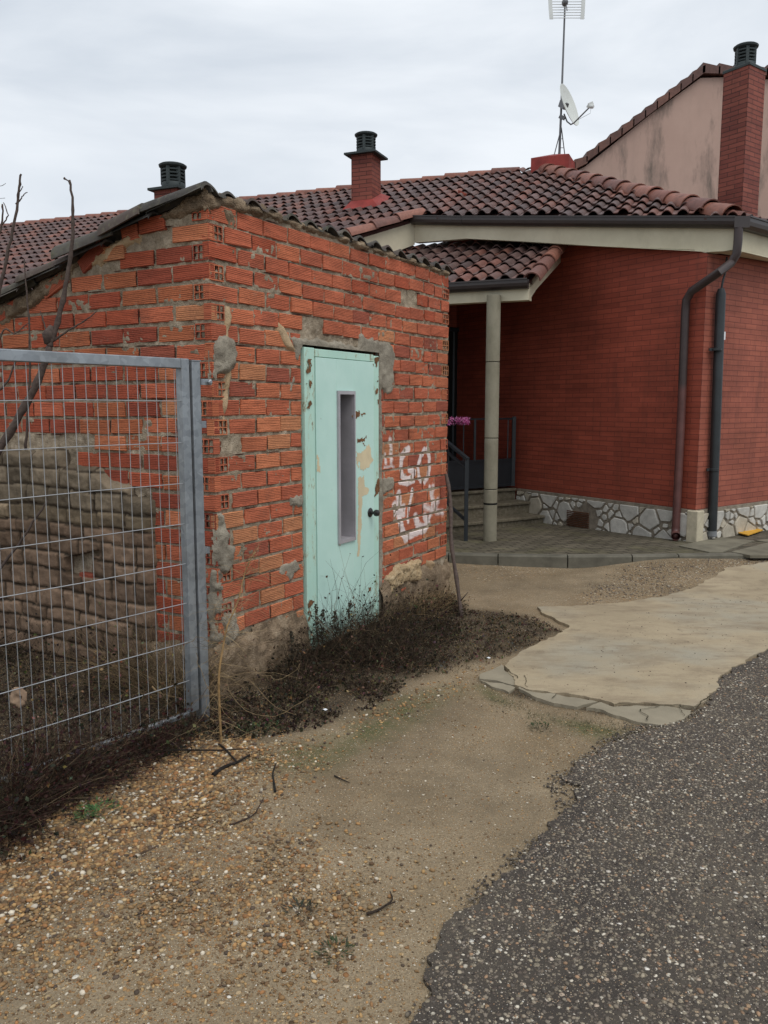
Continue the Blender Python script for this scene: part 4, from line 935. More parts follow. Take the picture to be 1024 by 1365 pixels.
field('roof_tiles', A.copy() - UV_ * .0, UL, UV_, NRf, [p for p in polyR], .178, .335, (-12, 92), (-14, 30), roof)
roofR = slabroof('roof_side', [A, A + ED * 7, C_ + ED * 6, C_], .05, M['under'], house)
field('roof_tiles', A.copy(), ED, V3, N3, [A, A + ED * 7, C_ + ED * 6, C_], .178, .335, (-7, 40), (0, 24), roofR)
def ridge(name, a, b, r_, ln, parent, up=(0, 0, 1), lift=.03, cols=None, shrink=.84):
    a = Vector(a); b = Vector(b); d = b - a; k = max(1, int(round(d.length / ln))); mb = MB()
    for i in range(k):
        p = a + d * (i / k); q = a + d * ((i + 1.12) / k)
        base = random.choice(cols or [(.22, .088, .060), (.19, .075, .055), (.25, .105, .074), (.16, .070, .055)])
        jj = Vector((0, 0, lift + random.uniform(-.006, .006)))
        barrel(mb, p + jj + Vector((0, 0, .012)), q + jj, r_, r_ * shrink, up, base, 10)
    return mb.build(name, M['tile'], parent, smooth=True, attr=True, angle=R(50))
ridge('hip_tiles', A + (C_ - A).normalized() * .12, C_, .15, .40, roof, lift=-.02)
ridge('ridge_tiles', C_ + UL * 14.6, C_ + UL * .4, .105, .42, roof, lift=.0)
ridge('verge_tiles', V2, B + VD * -.1, .125, .42, roof, lift=.0)
# fascia boards and gutters
EA = (K - A); EA.z = 0; EA.normalize(); NA = Vector((-EA.y, EA.x, 0))
if NA.y > 0: NA = -NA
def onA(px, py): return onpl(px, py, NA, A)
EB = (B - K); EB.z = 0; EB.normalize(); NB = Vector((-EB.y, EB.x, 0))
if NB.y > 0: NB = -NB
def onB(px, py): return onpl(px, py, NB, K)
fa = MB()
fpts = [onA(985, 295), onA(985, 335), onA(977, 333), onA(926, 340.5), onA(926, 333), onA(800, 328), onA(700, 322), onA(622, 318), onA(622, 295)]
fa.prism(fpts, -NA * .10)
fa.prism([onB(622, 295), onB(622, 318), onB(553, 323.5), onB(553, 295)], -NB * .10)
ND = Vector((ED.y, -ED.x, 0))
def onD(px, py): return onpl(px, py, ND, A)
fa.prism([onD(985, 297), onD(985, 335), onD(1024, 344), onD(1060, 352), onD(1060, 318), onD(1024, 308)], -ND * .1)
NV = Vector((VD.y, -VD.x, 0)).normalized()
if NV.x < 0: NV = -NV
def onV(px, py): return onpl(px, py, NV, B)
fa.prism([onV(553, 296), onV(553, 326), onV(478, 355), onV(440, 372), onV(440, 332), onV(480, 318)], -NV * .1)
fa.build('fascia', M['beige'], house)
def gutter(mb, a, b, out, h=.115, wd=.12):
    a = Vector(a); b = Vector(b); prof = [(0, 0), (0, -h), (wd * .6, -h), (wd * .92, -h * .75), (wd, -h * .45), (wd, -.012), (wd + .012, -.012), (wd + .012, .004), (wd - .006, .004), (wd - .008, -h * .4), (wd * .6, -h + .012), (.008, -h + .012), (.008, 0)]
    n_ = len(prof); vs = [p + out * o_ + Vector((0, 0, z_)) for p in (a, b) for o_, z_ in prof]
    mb.add(vs, [(i, (i + 1) % n_, n_ + (i + 1) % n_, n_ + i) for i in range(n_)] + [tuple(range(n_))[::-1], tuple(range(n_, 2 * n_))])
gu = MB(); gz = Vector((0, 0, .012))
gutter(gu, A + NA * .002 + gz, K + NA * .002 + gz, NA); gutter(gu, K + NB * .002 + gz, B + NB * .002 + gz, NB); gutter(gu, A + ND * .002 + gz, A + ED * 6 + gz, ND, .125)
# corner piece
gu.prism([A + gz + NA * .13, A + gz + ND * .13, A + gz], (0, 0, -.12))
gu.build('gutter', M['gutter'], house)
# walls
def hwallq(name, P, E, N, pts, mat, parent, th=.2, mit=0.0):
    """pts in (s,z) on the wall plane"""
    mb = MB(); front_ = [P + E * s + Vector((0, 0, z)) for s, z in pts]
    mb.prism(front_, -N * th + E * mit, None, [(s, z) for s, z in pts]); return mb.build(name, mat, parent, uv=True)
topz_h = lambda s: 3.40 + .222 * s
LB = 4.55
wl = hwallq('wall', W0f, EH, NH, [(0, -.1), (LB, -.1), (LB, topz_h(LB) + .6), (3.3, topz_h(3.3) + .3), (0, topz_h(0) - .02)], M['hbrick'], house, mit=.2)
wr = hwallq('wall', W0f, ER, NR, [(.002, -.1), (6, -.1), (6, 3.62), (.002, 3.38)], M['hbrick_side'], house, mit=.2)
PBk = W0f + EH * LB
wb = hwallq('back_wall', PBk, NH, -EH, [(0, -.1), (2.9, -.1), (2.9, 3.2), (2.3, 3.4), (0, 4.3)], M['hbrick'], house)
hwallq('unseen_porch_wall', W0f + EH * 2.9 + NH * 2.95, EH, -NH, [(0, -.1), (1.65, -.1), (1.65, 3.05), (0, 2.95)], M['hbrick'], house)  # hidden wall, added to darken the porch
# soffits
so_ = MB(); tw = lambda s: W0f + EH * s + Vector((0, 0, topz_h(s)))
so_.add([onA(926, 333.5) - NA * .05, onA(622, 318.5) - NA * .05, tw(3.4), tw(-.05)], [(0, 1, 2, 3)])
so_.add([onA(622, 318.5) - NA * .05, onB(553, 323.5) - NB * .05, Vector((-.5, 14.5, 5.1)), tw(3.4)], [(0, 1, 2, 3)])
w2t = W0f + ER * 5.5 + Vector((0, 0, 3.5))
so_.add([onA(926, 340), onA(984, 334), tw(-.02)], [(0, 1, 2)]); so_.add([onA(984, 334), onD(1060, 352), w2t, tw(-.02)], [(0, 1, 2, 3)])
so_.build('soffit', M['beige'], house)
# red stub wall seen between main eave and porch roof
# plinth of crazy white stones
def clip(poly, a, b, c):
    out = []
    for i in range(len(poly)):
        p, q = poly[i], poly[(i + 1) % len(poly)]; fp = a * p[0] + b * p[1] - c; fq = a * q[0] + b * q[1] - c
        if fp <= 0: out.append(p)
        if (fp < 0) != (fq < 0) and abs(fp - fq) > 1e-12: t = fp / (fp - fq); out.append((p[0] + (q[0] - p[0]) * t, p[1] + (q[1] - p[1]) * t))
    return out
def crazy(name, P, E, N, s0, s1, zlo, zhi, parent, seed, skip=None, dens=.19):
    rg = random.Random(seed); pts = []
    tries = 0
    while tries < 3000:
        tries += 1; p = (rg.uniform(s0, s1), rg.uniform(.02, zhi)); big = rg.random() < .6; rad = dens if big else dens * .42
        if all(math.hypot(p[0] - q[0], (p[1] - q[1]) * 1.15) > (rad + q[2]) * .62 for q in pts): pts.append((*p, rad))
    mb = MB(); jb = MB()
    jb.prism([P + E * s0 + Vector((0, 0, -.1)) + N * .03, P + E * s1 + Vector((0, 0, -.1)) + N * .03, P + E * s1 + Vector((0, 0, ZP)) + N * .03, P + E * s0 + Vector((0, 0, ZP)) + N * .03], -N * .06)
    jo = jb.build(name, M['plinthjoint'], parent)
    for i, p in enumerate(pts):
        poly = [(s0, zlo), (s1, zlo), (s1, zhi - .03), (s0, zhi - .03)]
        for j, q in enumerate(pts):
            if i == j: continue
            dx, dy = q[0] - p[0], q[1] - p[1]; d2 = dx * dx + dy * dy
            if d2 > 1.2: continue
            t = .5 + (p[2] ** 2 - q[2] ** 2) / (2 * d2); t = min(max(t, .2), .8)
            poly = clip(poly, dx, dy, dx * (p[0] + dx * t) + dy * (p[1] + dy * t))
            if len(poly) < 3: break
        if len(poly) < 3: continue
        cx = sum(a for a, _ in poly) / len(poly); cy = sum(b for _, b in poly) / len(poly)
        if skip and skip(cx, cy): continue
        # inset for the joints, round corners
        g = rg.uniform(.010, .024); ins = []
        for a, b in poly:
            d = math.hypot(a - cx, b - cy); f = max(.3, (d - g * 1.3) / max(d, 1e-5)); ins.append((cx + (a - cx) * f, cy + (b - cy) * f))
        rd = []
        for k in range(len(ins)):
            a, b, c2 = ins[k - 1], ins[k], ins[(k + 1) % len(ins)]
            for t in (.14, .04): rd.append((b[0] + (a[0] - b[0]) * t, b[1] + (a[1] - b[1]) * t))
            for t in (.04, .14): rd.append((b[0] + (c2[0] - b[0]) * t, b[1] + (c2[1] - b[1]) * t))
        n_ = len(rd); lv = rg.uniform(.85, 1.2); tint = rg.random()
        col = (.52 * lv, .50 * lv, .45 * lv) if tint < .75 else (.48 * lv, .43 * lv, .34 * lv)
        vs = [P + E * a + N * .026 + Vector((0, 0, b)) for a, b in rd] + [P + E * a + N * .045 + Vector((0, 0, b)) for a, b in rd] + [P + E * (cx + (a - cx) * .93) + N * .052 + Vector((0, 0, cy + (b - cy) * .93)) for a, b in rd]
        mb.add(vs, [(k, (k + 1) % n_, n_ + (k + 1) % n_, n_ + k) for k in range(n_)] + [(n_ + k, n_ + (k + 1) % n_, 2 * n_ + (k + 1) % n_, 2 * n_ + k) for k in range(n_)] + [tuple(range(2 * n_, 3 * n_))], col)
    mb.build('plinth_stones', M['stone'], jo, attr=True, smooth=False)
    return jo
crazy('plinth', W0f, EH, NH, 0, 3.03, .0, ZP, house, 4, lambda a, b: 1.57 < a < 2.02 and b < .31, .20)
crazy('plinth', W0f, ER, NR, .03, 4.2, .10, ZP, house, 9, None, .19)
cs = MB(); cs.prism([W0f + EH * .07 + NH * .058 + Vector((0, 0, .05)), W0f + NH * .058 + NR * .075 + Vector((0, 0, .05)), W0f + ER * .10 + NR * .058 + Vector((0, 0, .05)), W0f + Vector((0, .2, .05))], (0, 0, ZP - .055), (.55, .49, .36)); o = cs.build('corner_stone', M['stone'], house, attr=True); bv = o.modifiers.new('b', 'BEVEL'); bv.width = .012; bv.segments = 2
vg = MB()
for k in range(9): vg.beam(W0f + EH * 1.60 + NH * .048 + Vector((0, 0, .085 + k * .024)), W0f + EH * 1.99 + NH * .048 + Vector((0, 0, .085 + k * .024)), .02, .013)
vg.build('vent_grille', M['rustiron'], house)
# steps
st = MB(); SW = 2.9
for k, (s_, z_) in enumerate([(2.40, .165), (2.70, .335), (3.0, .50)]):
    e_ = LB if k == 2 else 3.1 + k * .1
    P_ = lambda s, t, z: W0f + EH * s + NH * t + Vector((0, 0, z))
    def bx(s0, s1, t0, t1, z0, z1): st.add([P_(s0, t0, z0), P_(s1, t0, z0), P_(s1, t1, z0), P_(s0, t1, z0), P_(s0, t0, z1), P_(s1, t0, z1), P_(s1, t1, z1), P_(s0, t1, z1)], [(0, 3, 2, 1), (4, 5, 6, 7), (0, 1, 5, 4), (1, 2, 6, 5), (2, 3, 7, 6), (3, 0, 4, 7)])
    bx(s_ + .03, e_, .055, SW, -.05, z_ - .04); bx(s_, e_ + .01, .056, SW + .02, z_ - .04, z_)
o = st.build('steps', M['step'], house); bv = o.modifiers.new('b', 'BEVEL'); bv.width = .008
# entrance door, mail box
def PB(t, z, o_=0): return PBk + NH * t - EH * o_ + Vector((0, 0, z))
def onBk(px, py): p = onpl(px, py, EH, PBk); return ((p - PBk).dot(NH), p.z)
dt0 = onBk(624, 560)[0]; dzt = onBk(610, 437)[1]
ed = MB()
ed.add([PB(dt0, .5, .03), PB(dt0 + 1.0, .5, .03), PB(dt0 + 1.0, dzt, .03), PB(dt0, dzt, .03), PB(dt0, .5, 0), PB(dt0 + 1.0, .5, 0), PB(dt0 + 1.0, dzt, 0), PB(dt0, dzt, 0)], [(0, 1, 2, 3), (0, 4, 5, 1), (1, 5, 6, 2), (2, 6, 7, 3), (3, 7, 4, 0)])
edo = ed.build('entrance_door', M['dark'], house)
eb = MB()
for k in range(7): t_ = dt0 + .06 + k * .14; eb.beam(PB(t_, .55, .045), PB(t_, dzt - .05, .045), .03, .03)
eb.beam(PB(dt0, .55, .045), PB(dt0 + 1, .55, .045), .05, .05); eb.beam(PB(dt0, dzt - .04, .045), PB(dt0 + 1, dzt - .04, .045), .05, .05)
eb.build('door_bars', M['black_metal'], edo)
# pillar
pb = atZ(653, 718, .10); pil = MB(); r_ = .082; segs = [(.05, .52), (.535, .70), (.705, 1.31), (1.315, 2.2), (2.205, 2.97)]
for z0, z1 in segs: pil.lathe((pb.x, pb.y, 0), [(r_ - .006, z0), (r_, z0 + .006), (r_, z1 - .006), (r_ - .006, z1)], 28)
o = pil.build('porch_pillar', M['pillar'], house, smooth=True, angle=R(35))
pj = MB(); pj.lathe((pb.x, pb.y, 0), [(r_ - .004, .05), (r_ - .004, 2.97)], 20); pj.lathe((pb.x, pb.y, 0), [(r_ + .001, .518), (r_ + .001, .537)], 20); pj.build('pillar_joints', M['dark'], o)
# porch roof
P0 = atY(706, 374, 9.8); PT = .40; PV = Vector((.385, .923, PT)).normalized(); PVh = Vector((.385, .923, 0)); PN = Vector((-.385 * PT, -.923 * PT, 1)).normalized(); PD_ = -PVh
pw, pdp = 3.6, 2.3
pc_ = [P0, P0 + PV * pdp * 1.075, P0 + PV * pdp * 1.075 + UL * pw, P0 + UL * pw]
proof = slabroof('porch_roof', pc_, .08, M['under'], house)
field('roof_tiles', P0.copy() + UL * .03, UL, PV, PN, [P0 + UL * .02, P0 + PV * pdp * 1.07 + UL * .02, P0 + PV * pdp * 1.07 + UL * pw, P0 + UL * pw], .185, .345, (0, 19), (0, 8), proof)
ridge('verge_tiles', P0 + PV * -.03 - UL * .03 + Vector((0, 0, -.01)), P0 + PV * pdp * .98 - UL * .03 + Vector((0, 0, -.01)), .105, .42, proof, lift=.0)
pf = MB(); zb_ = atY(706, 400, 9.8).z; Nf = -PVh; Nr = -UL
pf.prism([P0 + Vector((0, 0, -.03)) - PVh * .02, P0 + UL * pw + Vector((0, 0, -.03)) - PVh * .02, Vector((*(P0 + UL * pw - PVh * .02)[:2], zb_)), Vector((*(P0 - PVh * .02)[:2], zb_))], PVh * .14)
sl = lambda t, dz: Vector((*(P0 + PVh * t)[:2], P0.z + PT * t + dz))
pf.prism([sl(.121, -.02), sl(2.3, -.02), sl(2.3, -.26), sl(.35, -.20), sl(.121, zb_ - P0.z + .002)], UL * .1)
pf.build('porch_fascia', M['beige'], house)
pg = MB(); gutter(pg, P0 - PVh * .022 + Vector((0, 0, .01)), P0 - PVh * .022 + UL * pw + Vector((0, 0, .01)), Nf, .105, .11); pg.build('porch_gutter', M['gutter'], house)
pcg = MB(); q0 = P0 + PVh * .12 + UL * .1; zc_ = lambda q: zb_ + .03 + PT * max(0, (q - q0).dot(PVh))
pcg.prism([Vector((q.x, q.y, zc_(q))) for q in (q0, q0 + PVh * 2.6, q0 + PVh * 2.6 + UL * 3.4, q0 + UL * 3.4)], (0, 0, .02)); pcg.build('porch_ceiling', simple('porch_ceiling', (.14, .10, .08), .9, .2), house)
# rest of the house behind the shed (plain walls under the long eave)
hb_ = MB(); q1 = Vector((V2.x, V2.y, 0)) + Vector((.25, .6, 0)); q2 = q1 + UL * 13
hb_.prism([q1, q2, q2 + Vector((0, 0, 2.6)), q1 + Vector((0, 0, 2.6))], (.08, .2, 0)); q3 = Vector((B.x - .1, B.y + .5, 0)); hb_.prism([q1, q3, q3 + Vector((0, 0, 3.9)), q1 + Vector((0, 0, 2.5))], (-.1, .15, 0))
hb_.build('street_wall', M['hbrick'], house)
# downpipe
ohl = lambda px, py, off=.075: onpl(px, py, NH, W0f + NH * off)
g0 = A + NA * .06 - EA * .0 + Vector((.02, -.01, -.1))
pth = [g0, g0 + Vector((0, 0, -.17)), g0 + Vector((-.008, .0, -.28)), g0 + Vector((-.05, .03, -.37)), ohl(960, 362, .16), ohl(922, 388), ohl(915, 400), ohl(913.5, 418), ohl(908, 560), ohl(901, 704)]
dp = MB()
def smoothpath(p, k=4):
    out = []
    for i in range(len(p) - 1):
        a = p[max(i - 1, 0)]; b = p[i]; c = p[i + 1]; d = p[min(i + 2, len(p) - 1)]
        for j in range(k):
            t = j / k; out.append(.5 * ((2 * b) + (c - a) * t + (2 * a - 5 * b + 4 * c - d) * t * t + (3 * b - a - 3 * c + d) * t ** 3))
    return out + [p[-1]]
dp.tube(pth, .047, 14); e_ = pth[-1]; dpo = dp.build('downpipe', M['downpipe'], house, smooth=True, angle=R(40))
de = MB(); de.tube([e_ + Vector((0, 0, .02)), e_ + Vector((0, 0, -.04)), e_ + Vector((-.02, -.05, -.075)), e_ + Vector((-.03, -.10, -.085))], .05, 14, cap=False); de.lathe(e_ + Vector((-.024, -.07, -.08)), [(.046, 0), (.001, .001)], 14, ax=Vector((-.2, -1, -.1))); de.build('pipe_shoe', M['downpipe'], dpo, smooth=True)
orr = lambda px, py, off=.07: onpl(px, py, NR, W0f + NR * off)
cp = MB(); c0_ = orr(961, 392); c1_ = orr(949, 712); cp.tube([c0_ + Vector((0, 0, .06)), c0_, c1_], [.035, .054, .054], 16)
cpo = cp.build('cable_conduit', M['conduit'], house, smooth=True, angle=R(40))
cb = MB(); cb.tube(smoothpath([c0_ + Vector((0, 0, .02)), c0_ + Vector((.02, .01, .15)), orr(967, 362, .05), orr(969, 343, .03)]), .012, 6); cb.build('cable', M['conduit'], cpo)
sk_ = MB(); sc_ = orr(961, 448, .07)
def arcpatch(mb, c, r_, a0, a1, z0, z1):
    vs = []; 
    for k in range(7):
        a = a0 + (a1 - a0) * k / 6
        for z in (z0, z1): vs.append((c.x + r_ * math.cos(a), c.y + r_ * math.sin(a), z))
    mb.add(vs, [(2 * k, 2 * k + 2, 2 * k + 3, 2 * k + 1) for k in range(6)])
arcpatch(sk_, sc_, .0555, R(250), R(310), sc_.z - .045, sc_.z + .045); sk_.build('label', M['sticker'], cpo)
for py in (466, 626):
    q = orr(955 if py < 500 else 951.5, py, .07); ck = MB(); ck.lathe((q.x, q.y, q.z - .015), [(.055, 0), (.060, .003), (.060, .027), (.055, .03)], 18); ck.beam(q + Vector((-.05, -.01, 0)), q + Vector((-.09, -.015, 0)), .02, .03); ck.build('pipe_clamp', M['conduit'], cpo)
ce = MB(); ce.lathe((c1_.x, c1_.y, c1_.z - .03), [(.05, 0), (.056, .01), (.055, .07), (.05, .08)], 16); ce.build('conduit_foot', simple('grey_pvc', (.20, .21, .22), .6), cpo)

# chimneys
def pot(mb, c, r_, h):
    x, y, z = c
    mb.lathe((x, y, z), [(r_, 0), (r_, h * .18), (r_ * .97, h * .2)], 20)
    for k in range(4):
        z0 = h * (.22 + k * .15); 
        mb.lathe((x, y, z), [(r_ * .85, z0), (r_ * 1.0, z0 + h * .02), (r_ * 1.02, z0 + h * .085), (r_ * .85, z0 + h * .10)], 20)
    for k in range(6):
        a = k * math.pi / 3 + .3; mb.beam((x + r_ * .86 * math.cos(a), y + r_ * .86 * math.sin(a), z + h * .1), (x + r_ * .86 * math.cos(a), y + r_ * .86 * math.sin(a), z + h * .9), r_ * .3, r_ * .3)
    mb.lathe((x, y, z), [(r_ * .9, h * .80), (r_ * 1.16, h * .88), (r_ * 1.2, h * .95), (r_ * 1.05, h), (.01, h * 1.01)], 20)
def chimney(corner, ea, eb_, sa, sb_, zb, zt, mat, label, potr=.15, poth=.28, capov=.07, captype='pyr', flash=True):
    """corner nearest the camera; ea, eb_ run away from it"""
    cx = corner + ea * sa / 2 + eb_ * sb_ / 2; c = MB(); x = Vector((cx.x, cx.y, 0))
    q = [corner, corner + eb_ * sb_, corner + ea * sa + eb_ * sb_, corner + ea * sa]; q = [Vector((p.x, p.y, zb)) for p in q]
    for i in range(4):
        a, b = q[i], q[(i + 1) % 4]; ln = (b - a).length; off = i * .37
        c.add([a, b, b + Vector((0, 0, zt - zb)), a + Vector((0, 0, zt - zb))], [(0, 1, 2, 3)], None, [(off, zb), (off + ln, zb), (off + ln, zt), (off, zt)])
    c.add([p + Vector((0, 0, zt - zb)) for p in q], [(0, 1, 2, 3)])
    o = c.build('chimney', mat, roof, uv=True); o['label'] = label
    cp_ = MB(); k = 1 + capov * 2 / sa; lo = [x + (Vector((p.x, p.y, 0)) - x) * k + Vector((0, 0, zt)) for p in q]; mid = [p + Vector((0, 0, .03)) for p in lo]; hi = [x + (Vector((p.x, p.y, 0)) - x) * (.55 if captype == 'pyr' else k * .97) + Vector((0, 0, zt + (.075 if captype == 'pyr' else .04))) for p in q]
    cp_.add(lo + mid + hi, [(3, 2, 1, 0), (8, 9, 10, 11)] + [(i, (i + 1) % 4, 4 + (i + 1) % 4, 4 + i) for i in range(4)] + [(4 + i, 4 + (i + 1) % 4, 8 + (i + 1) % 4, 8 + i) for i in range(4)])
    cp_.build('chimney_cap', M['pot'], o); p_ = MB(); pot(p_, (cx.x, cx.y, zt + .06), potr, poth); p_.build('chimney_pot', M['pot'], o, smooth=True, angle=R(40))
    return o
ULn = UL.normalized(); UPn = Vector((.385, .923, 0)).normalized()
c1k = onR(496, 278); zt1 = atY(495, 204, c1k.y).z
ch1 = chimney(c1k, ULn, UPn, .36, .36, c1k.z - .5, zt1, M['cbrick'], 'red brick chimney with dark slab and round pot, standing alone in the middle of the roof', .155, .30, .09)
fl = MB()
for k_, (f_, z_) in enumerate([(1.0, 0)]):
    cc = c1k + ULn * .18 + UPn * .18
    def fp(a, b, dz): p = c1k + ULn * a + UPn * b; return Vector((p.x, p.y, zR(p.x, p.y) + dz))
    ring0 = [fp(-.16, -.14, .055), fp(-.16, .45, .055), fp(.46, .45, .055), fp(.46, -.14, .055)]; ring1 = [fp(-.006, -.006, .15), fp(-.006, .366, .15), fp(.366, .366, .15), fp(.366, -.006, .15)]
    fl.add(ring0 + ring1, [(i, (i + 1) % 4, 4 + (i + 1) % 4, 4 + i) for i in range(4)])
fl.build('flashing', M['redpaint'], ch1)
c2k = atY(236, 275, 11.3)
chimney(c2k, ULn, UPn, .36, .36, zR(c2k.x, c2k.y) - .4, atY(232, 251, 11.3).z, M['cbrick'], 'short chimney with ribbed dark pot, just showing over the shed roof', .155, .30, .06)
c3k = atY(990, 262, 12.0); c3top = atY(1001, 86, 12.0)
ch3 = chimney(c3k, EH, ER, .40, .42, c3k.z - 1.0, c3top.z, M['cbrick'], 'tall red brick chimney at the corner of the roof, against the pink gable', .14, .30, .012, 'flat')
# antenna plinth
ap = MB(); a0 = C_ - ULn * .52 - UPn * .25; 
ap.prism([Vector((p.x, p.y, C_.z - .5)) for p in (a0, a0 + UPn * .55, a0 + UPn * .55 + ULn * .62, a0 + ULn * .62)], (0, 0, .64))
x_ = [Vector((p.x, p.y, C_.z + .14)) for p in (a0, a0 + UPn * .55, a0 + UPn * .55 + ULn * .62, a0 + ULn * .62)]; cc = sum(x_, Vector()) / 4
ap.add(x_ + [cc + Vector((0, 0, .10))], [(0, 1, 4), (1, 2, 4), (2, 3, 4), (3, 0, 4)])
ap.build('antenna_plinth', M['redpaint'], house)

# ---- pink neighbour gable
nb = empty('neighbour_house', (6.5, 17, 0), 'taller pink rendered house with stained blank gable behind the tall chimney', 'house')
yy = 17.0; gp = [atY(560, 420, yy), atY(700, 262, yy), atY(780, 222, yy), atY(868, 152, yy), atY(934, 104, yy), atY(968, 103, yy), atY(1024, 106, yy), atY(1250, 125, yy), atY(1250, 500, yy), atY(560, 560, yy)]
g_ = MB(); g_.prism(gp, (.4, 7, 0)); g_.build('wall', M['pink'], nb)
rt = MB()
def vseq(a, b, n):
    a = Vector(a); b = Vector(b)
    for i in range(n):
        p = a + (b - a) * (i / n); q = a + (b - a) * ((i + 1.1) / n)
        z = Vector((0, -.10, .03)); dz = Vector((0, 0, .035 if 1 else 0))
        # stepped verge tiles, thick and running back over the roof
        rt.add([p + z + dz * 0, q + z, q + z + Vector((0, 0, .13)), p + z + Vector((0, 0, .19)), p + z + Vector((.1, 7, 0)), q + z + Vector((.1, 7, 0)), q + z + Vector((.1, 7, .13)), p + z + Vector((.1, 7, .19))],
               [(0, 1, 2, 3), (7, 6, 5, 4), (0, 4, 5, 1), (1, 5, 6, 2), (2, 6, 7, 3), (3, 7, 4, 0)], random.choice([(.13, .06, .045), (.16, .075, .055), (.11, .055, .045)]))
vseq(atY(700, 262, yy), atY(780, 222, yy), 5); vseq(atY(780, 220, yy), atY(936, 102, yy), 10)
vseq(atY(934, 102, yy) , atY(1040, 106, yy), 5); vseq(atY(1040, 106, yy), atY(1250, 126, yy), 8)
rt.build('roof', M['tile'], nb, attr=True)

# ---- antenna and dish
mb_ = atY(745.5, 212, C_.y + .02); mt = atY(754, -14, C_.y + .02)
ant = empty('tv_antenna', mb_, 'tall thin aerial mast with white grid antenna on top of the red roof stub', 'antenna')
am = MB(); am.tube([mb_, atY(748, 150, C_.y), mt], [.022, .018, .014], 8)
am.build('mast', M['mast'], ant)
for px, dy in ((738, -.05), (753.5, .1), (744, .2)):
    g = MB(); b0 = atY(px, 210, C_.y + dy); t0 = atY(748.5, 170, C_.y); g.tube([b0, t0], .009, 5)
    if px > 750:
        g.tube([atY(746, 197, C_.y), atY(752, 197, C_.y)], .005, 4); g.tube([atY(747, 185, C_.y), atY(751, 185, C_.y)], .005, 4)
    g.build('stay', M['mast'], ant)
ug = MB(); YA = C_.y - .1
for k in range(11):
    y_ = -12 + k * 3.6; bow = .05 * math.cos((k - 5) / 5 * 1.3); ug.tube([atY(733 if k > 2 else 731.5, y_, YA - .08), atY(756, y_, YA + bow * .0), atY(779.5, y_, YA - .08)], .006, 5)
ug.build('grid_reflector', M['whiteplastic'], ant)
for px0, px1 in ((731, 736), (775.5, 780.5)):
    us = MB(); sx = 1 if px0 > 750 else -1
    for k in range(8):
        y0 = -14 + k * 4.9; y1 = y0 + 5; o0 = sx * -abs(k - 2) ** 1.6 * .1; o1 = sx * -abs(k - 1) ** 1.6 * .1
        us.prism([atY(px0 + o0, y0, YA - .09), atY(px1 + o0, y0, YA - .09), atY(px1 + o1, y1, YA - .09), atY(px0 + o1, y1, YA - .09)], (0, .01, 0))
    us.build('side_plate', M['whiteplastic'], ant)
ub = MB(); cU = atY(754, 2, YA - .12); ub.lathe(cU + Vector((0, .06, 0)), [(.03, -.02), (.05, 0), (.052, .05), (.035, .10), (.005, .11)], 14, ax=Vector((-.1, -1, -.1))); ub.beam(cU, cU + Vector((.02, -.05, -.16)), .012, .012); ub.build('dipole_box', M['mast'], ant)
dc = atY(757, 141, C_.y - .15)
dish = empty('satellite_dish', dc, 'white oval satellite dish with feed arm clamped low on the aerial mast', 'satellite dish')
ax = Vector((.80, -.52, .30)).normalized()
ds = MB(); qd = ax.to_track_quat('Z', 'Y'); prof = []
n_ = 32; rings = [0, .08, .16, .24, .32, .345]; vs = []; 
for sgn in (0, 1):
    for rr_ in rings:
        for k in range(n_):
            a = 2 * math.pi * k / n_; h_ = (rr_ / .345) ** 2 * .055 - (.008 if sgn else 0) - .02 + (.0 if rr_ < .34 else 0)
            vs.append(dc + qd @ Vector((rr_ * math.cos(a) * 1.0, rr_ * math.sin(a) * 1.0, h_)))
m_ = len(rings); fs = []
for sg in (0, 1):
    o_ = sg * m_ * n_
    for i in range(m_ - 1):
        for k in range(n_):
            f = (o_ + i * n_ + k, o_ + i * n_ + (k + 1) % n_, o_ + (i + 1) * n_ + (k + 1) % n_, o_ + (i + 1) * n_ + k); fs.append(f if not sg else f[::-1])
for k in range(n_): fs.append(((m_ - 1) * n_ + k, (m_ - 1) * n_ + (k + 1) % n_, (2 * m_ - 1) * n_ + (k + 1) % n_, (2 * m_ - 1) * n_ + k))
ds.add(vs, fs); ds.build('reflector', M['dish'], dish, smooth=True, angle=R(40))
la = MB(); a_ = atY(752, 152, C_.y); b_ = atY(761, 166, C_.y - .15); c_ = atY(765, 164, C_.y - .25); d_ = atY(787, 142, C_.y - .45)
la.tube([a_, atY(756, 162, C_.y - .05), b_, c_, d_], .012, 6); la.tube([atY(768, 161, C_.y - .3), atY(787, 151, C_.y - .45), atY(788, 144, C_.y - .45)], .003, 4); la.build('feed_arm', M['mast'], dish)
lb = MB(); lb.lathe(d_, [(.022, -.06), (.03, -.05), (.03, .02), (.018, .04), (.018, .06)], 12, ax=(dc - d_)); lb.beam(d_ + Vector((-.03, 0, .02)), d_ + Vector((.04, 0, .05)), .05, .05); lb.build('feed_head', M['whiteplastic'], dish)
bkk = MB(); bkk.beam(atY(748, 138, C_.y), dc - ax * .03, .08, .10); bkk.beam(atY(746, 155, C_.y), atY(753, 158, C_.y - .05), .03, .06); bkk.build('bracket', M['mast'], dish)

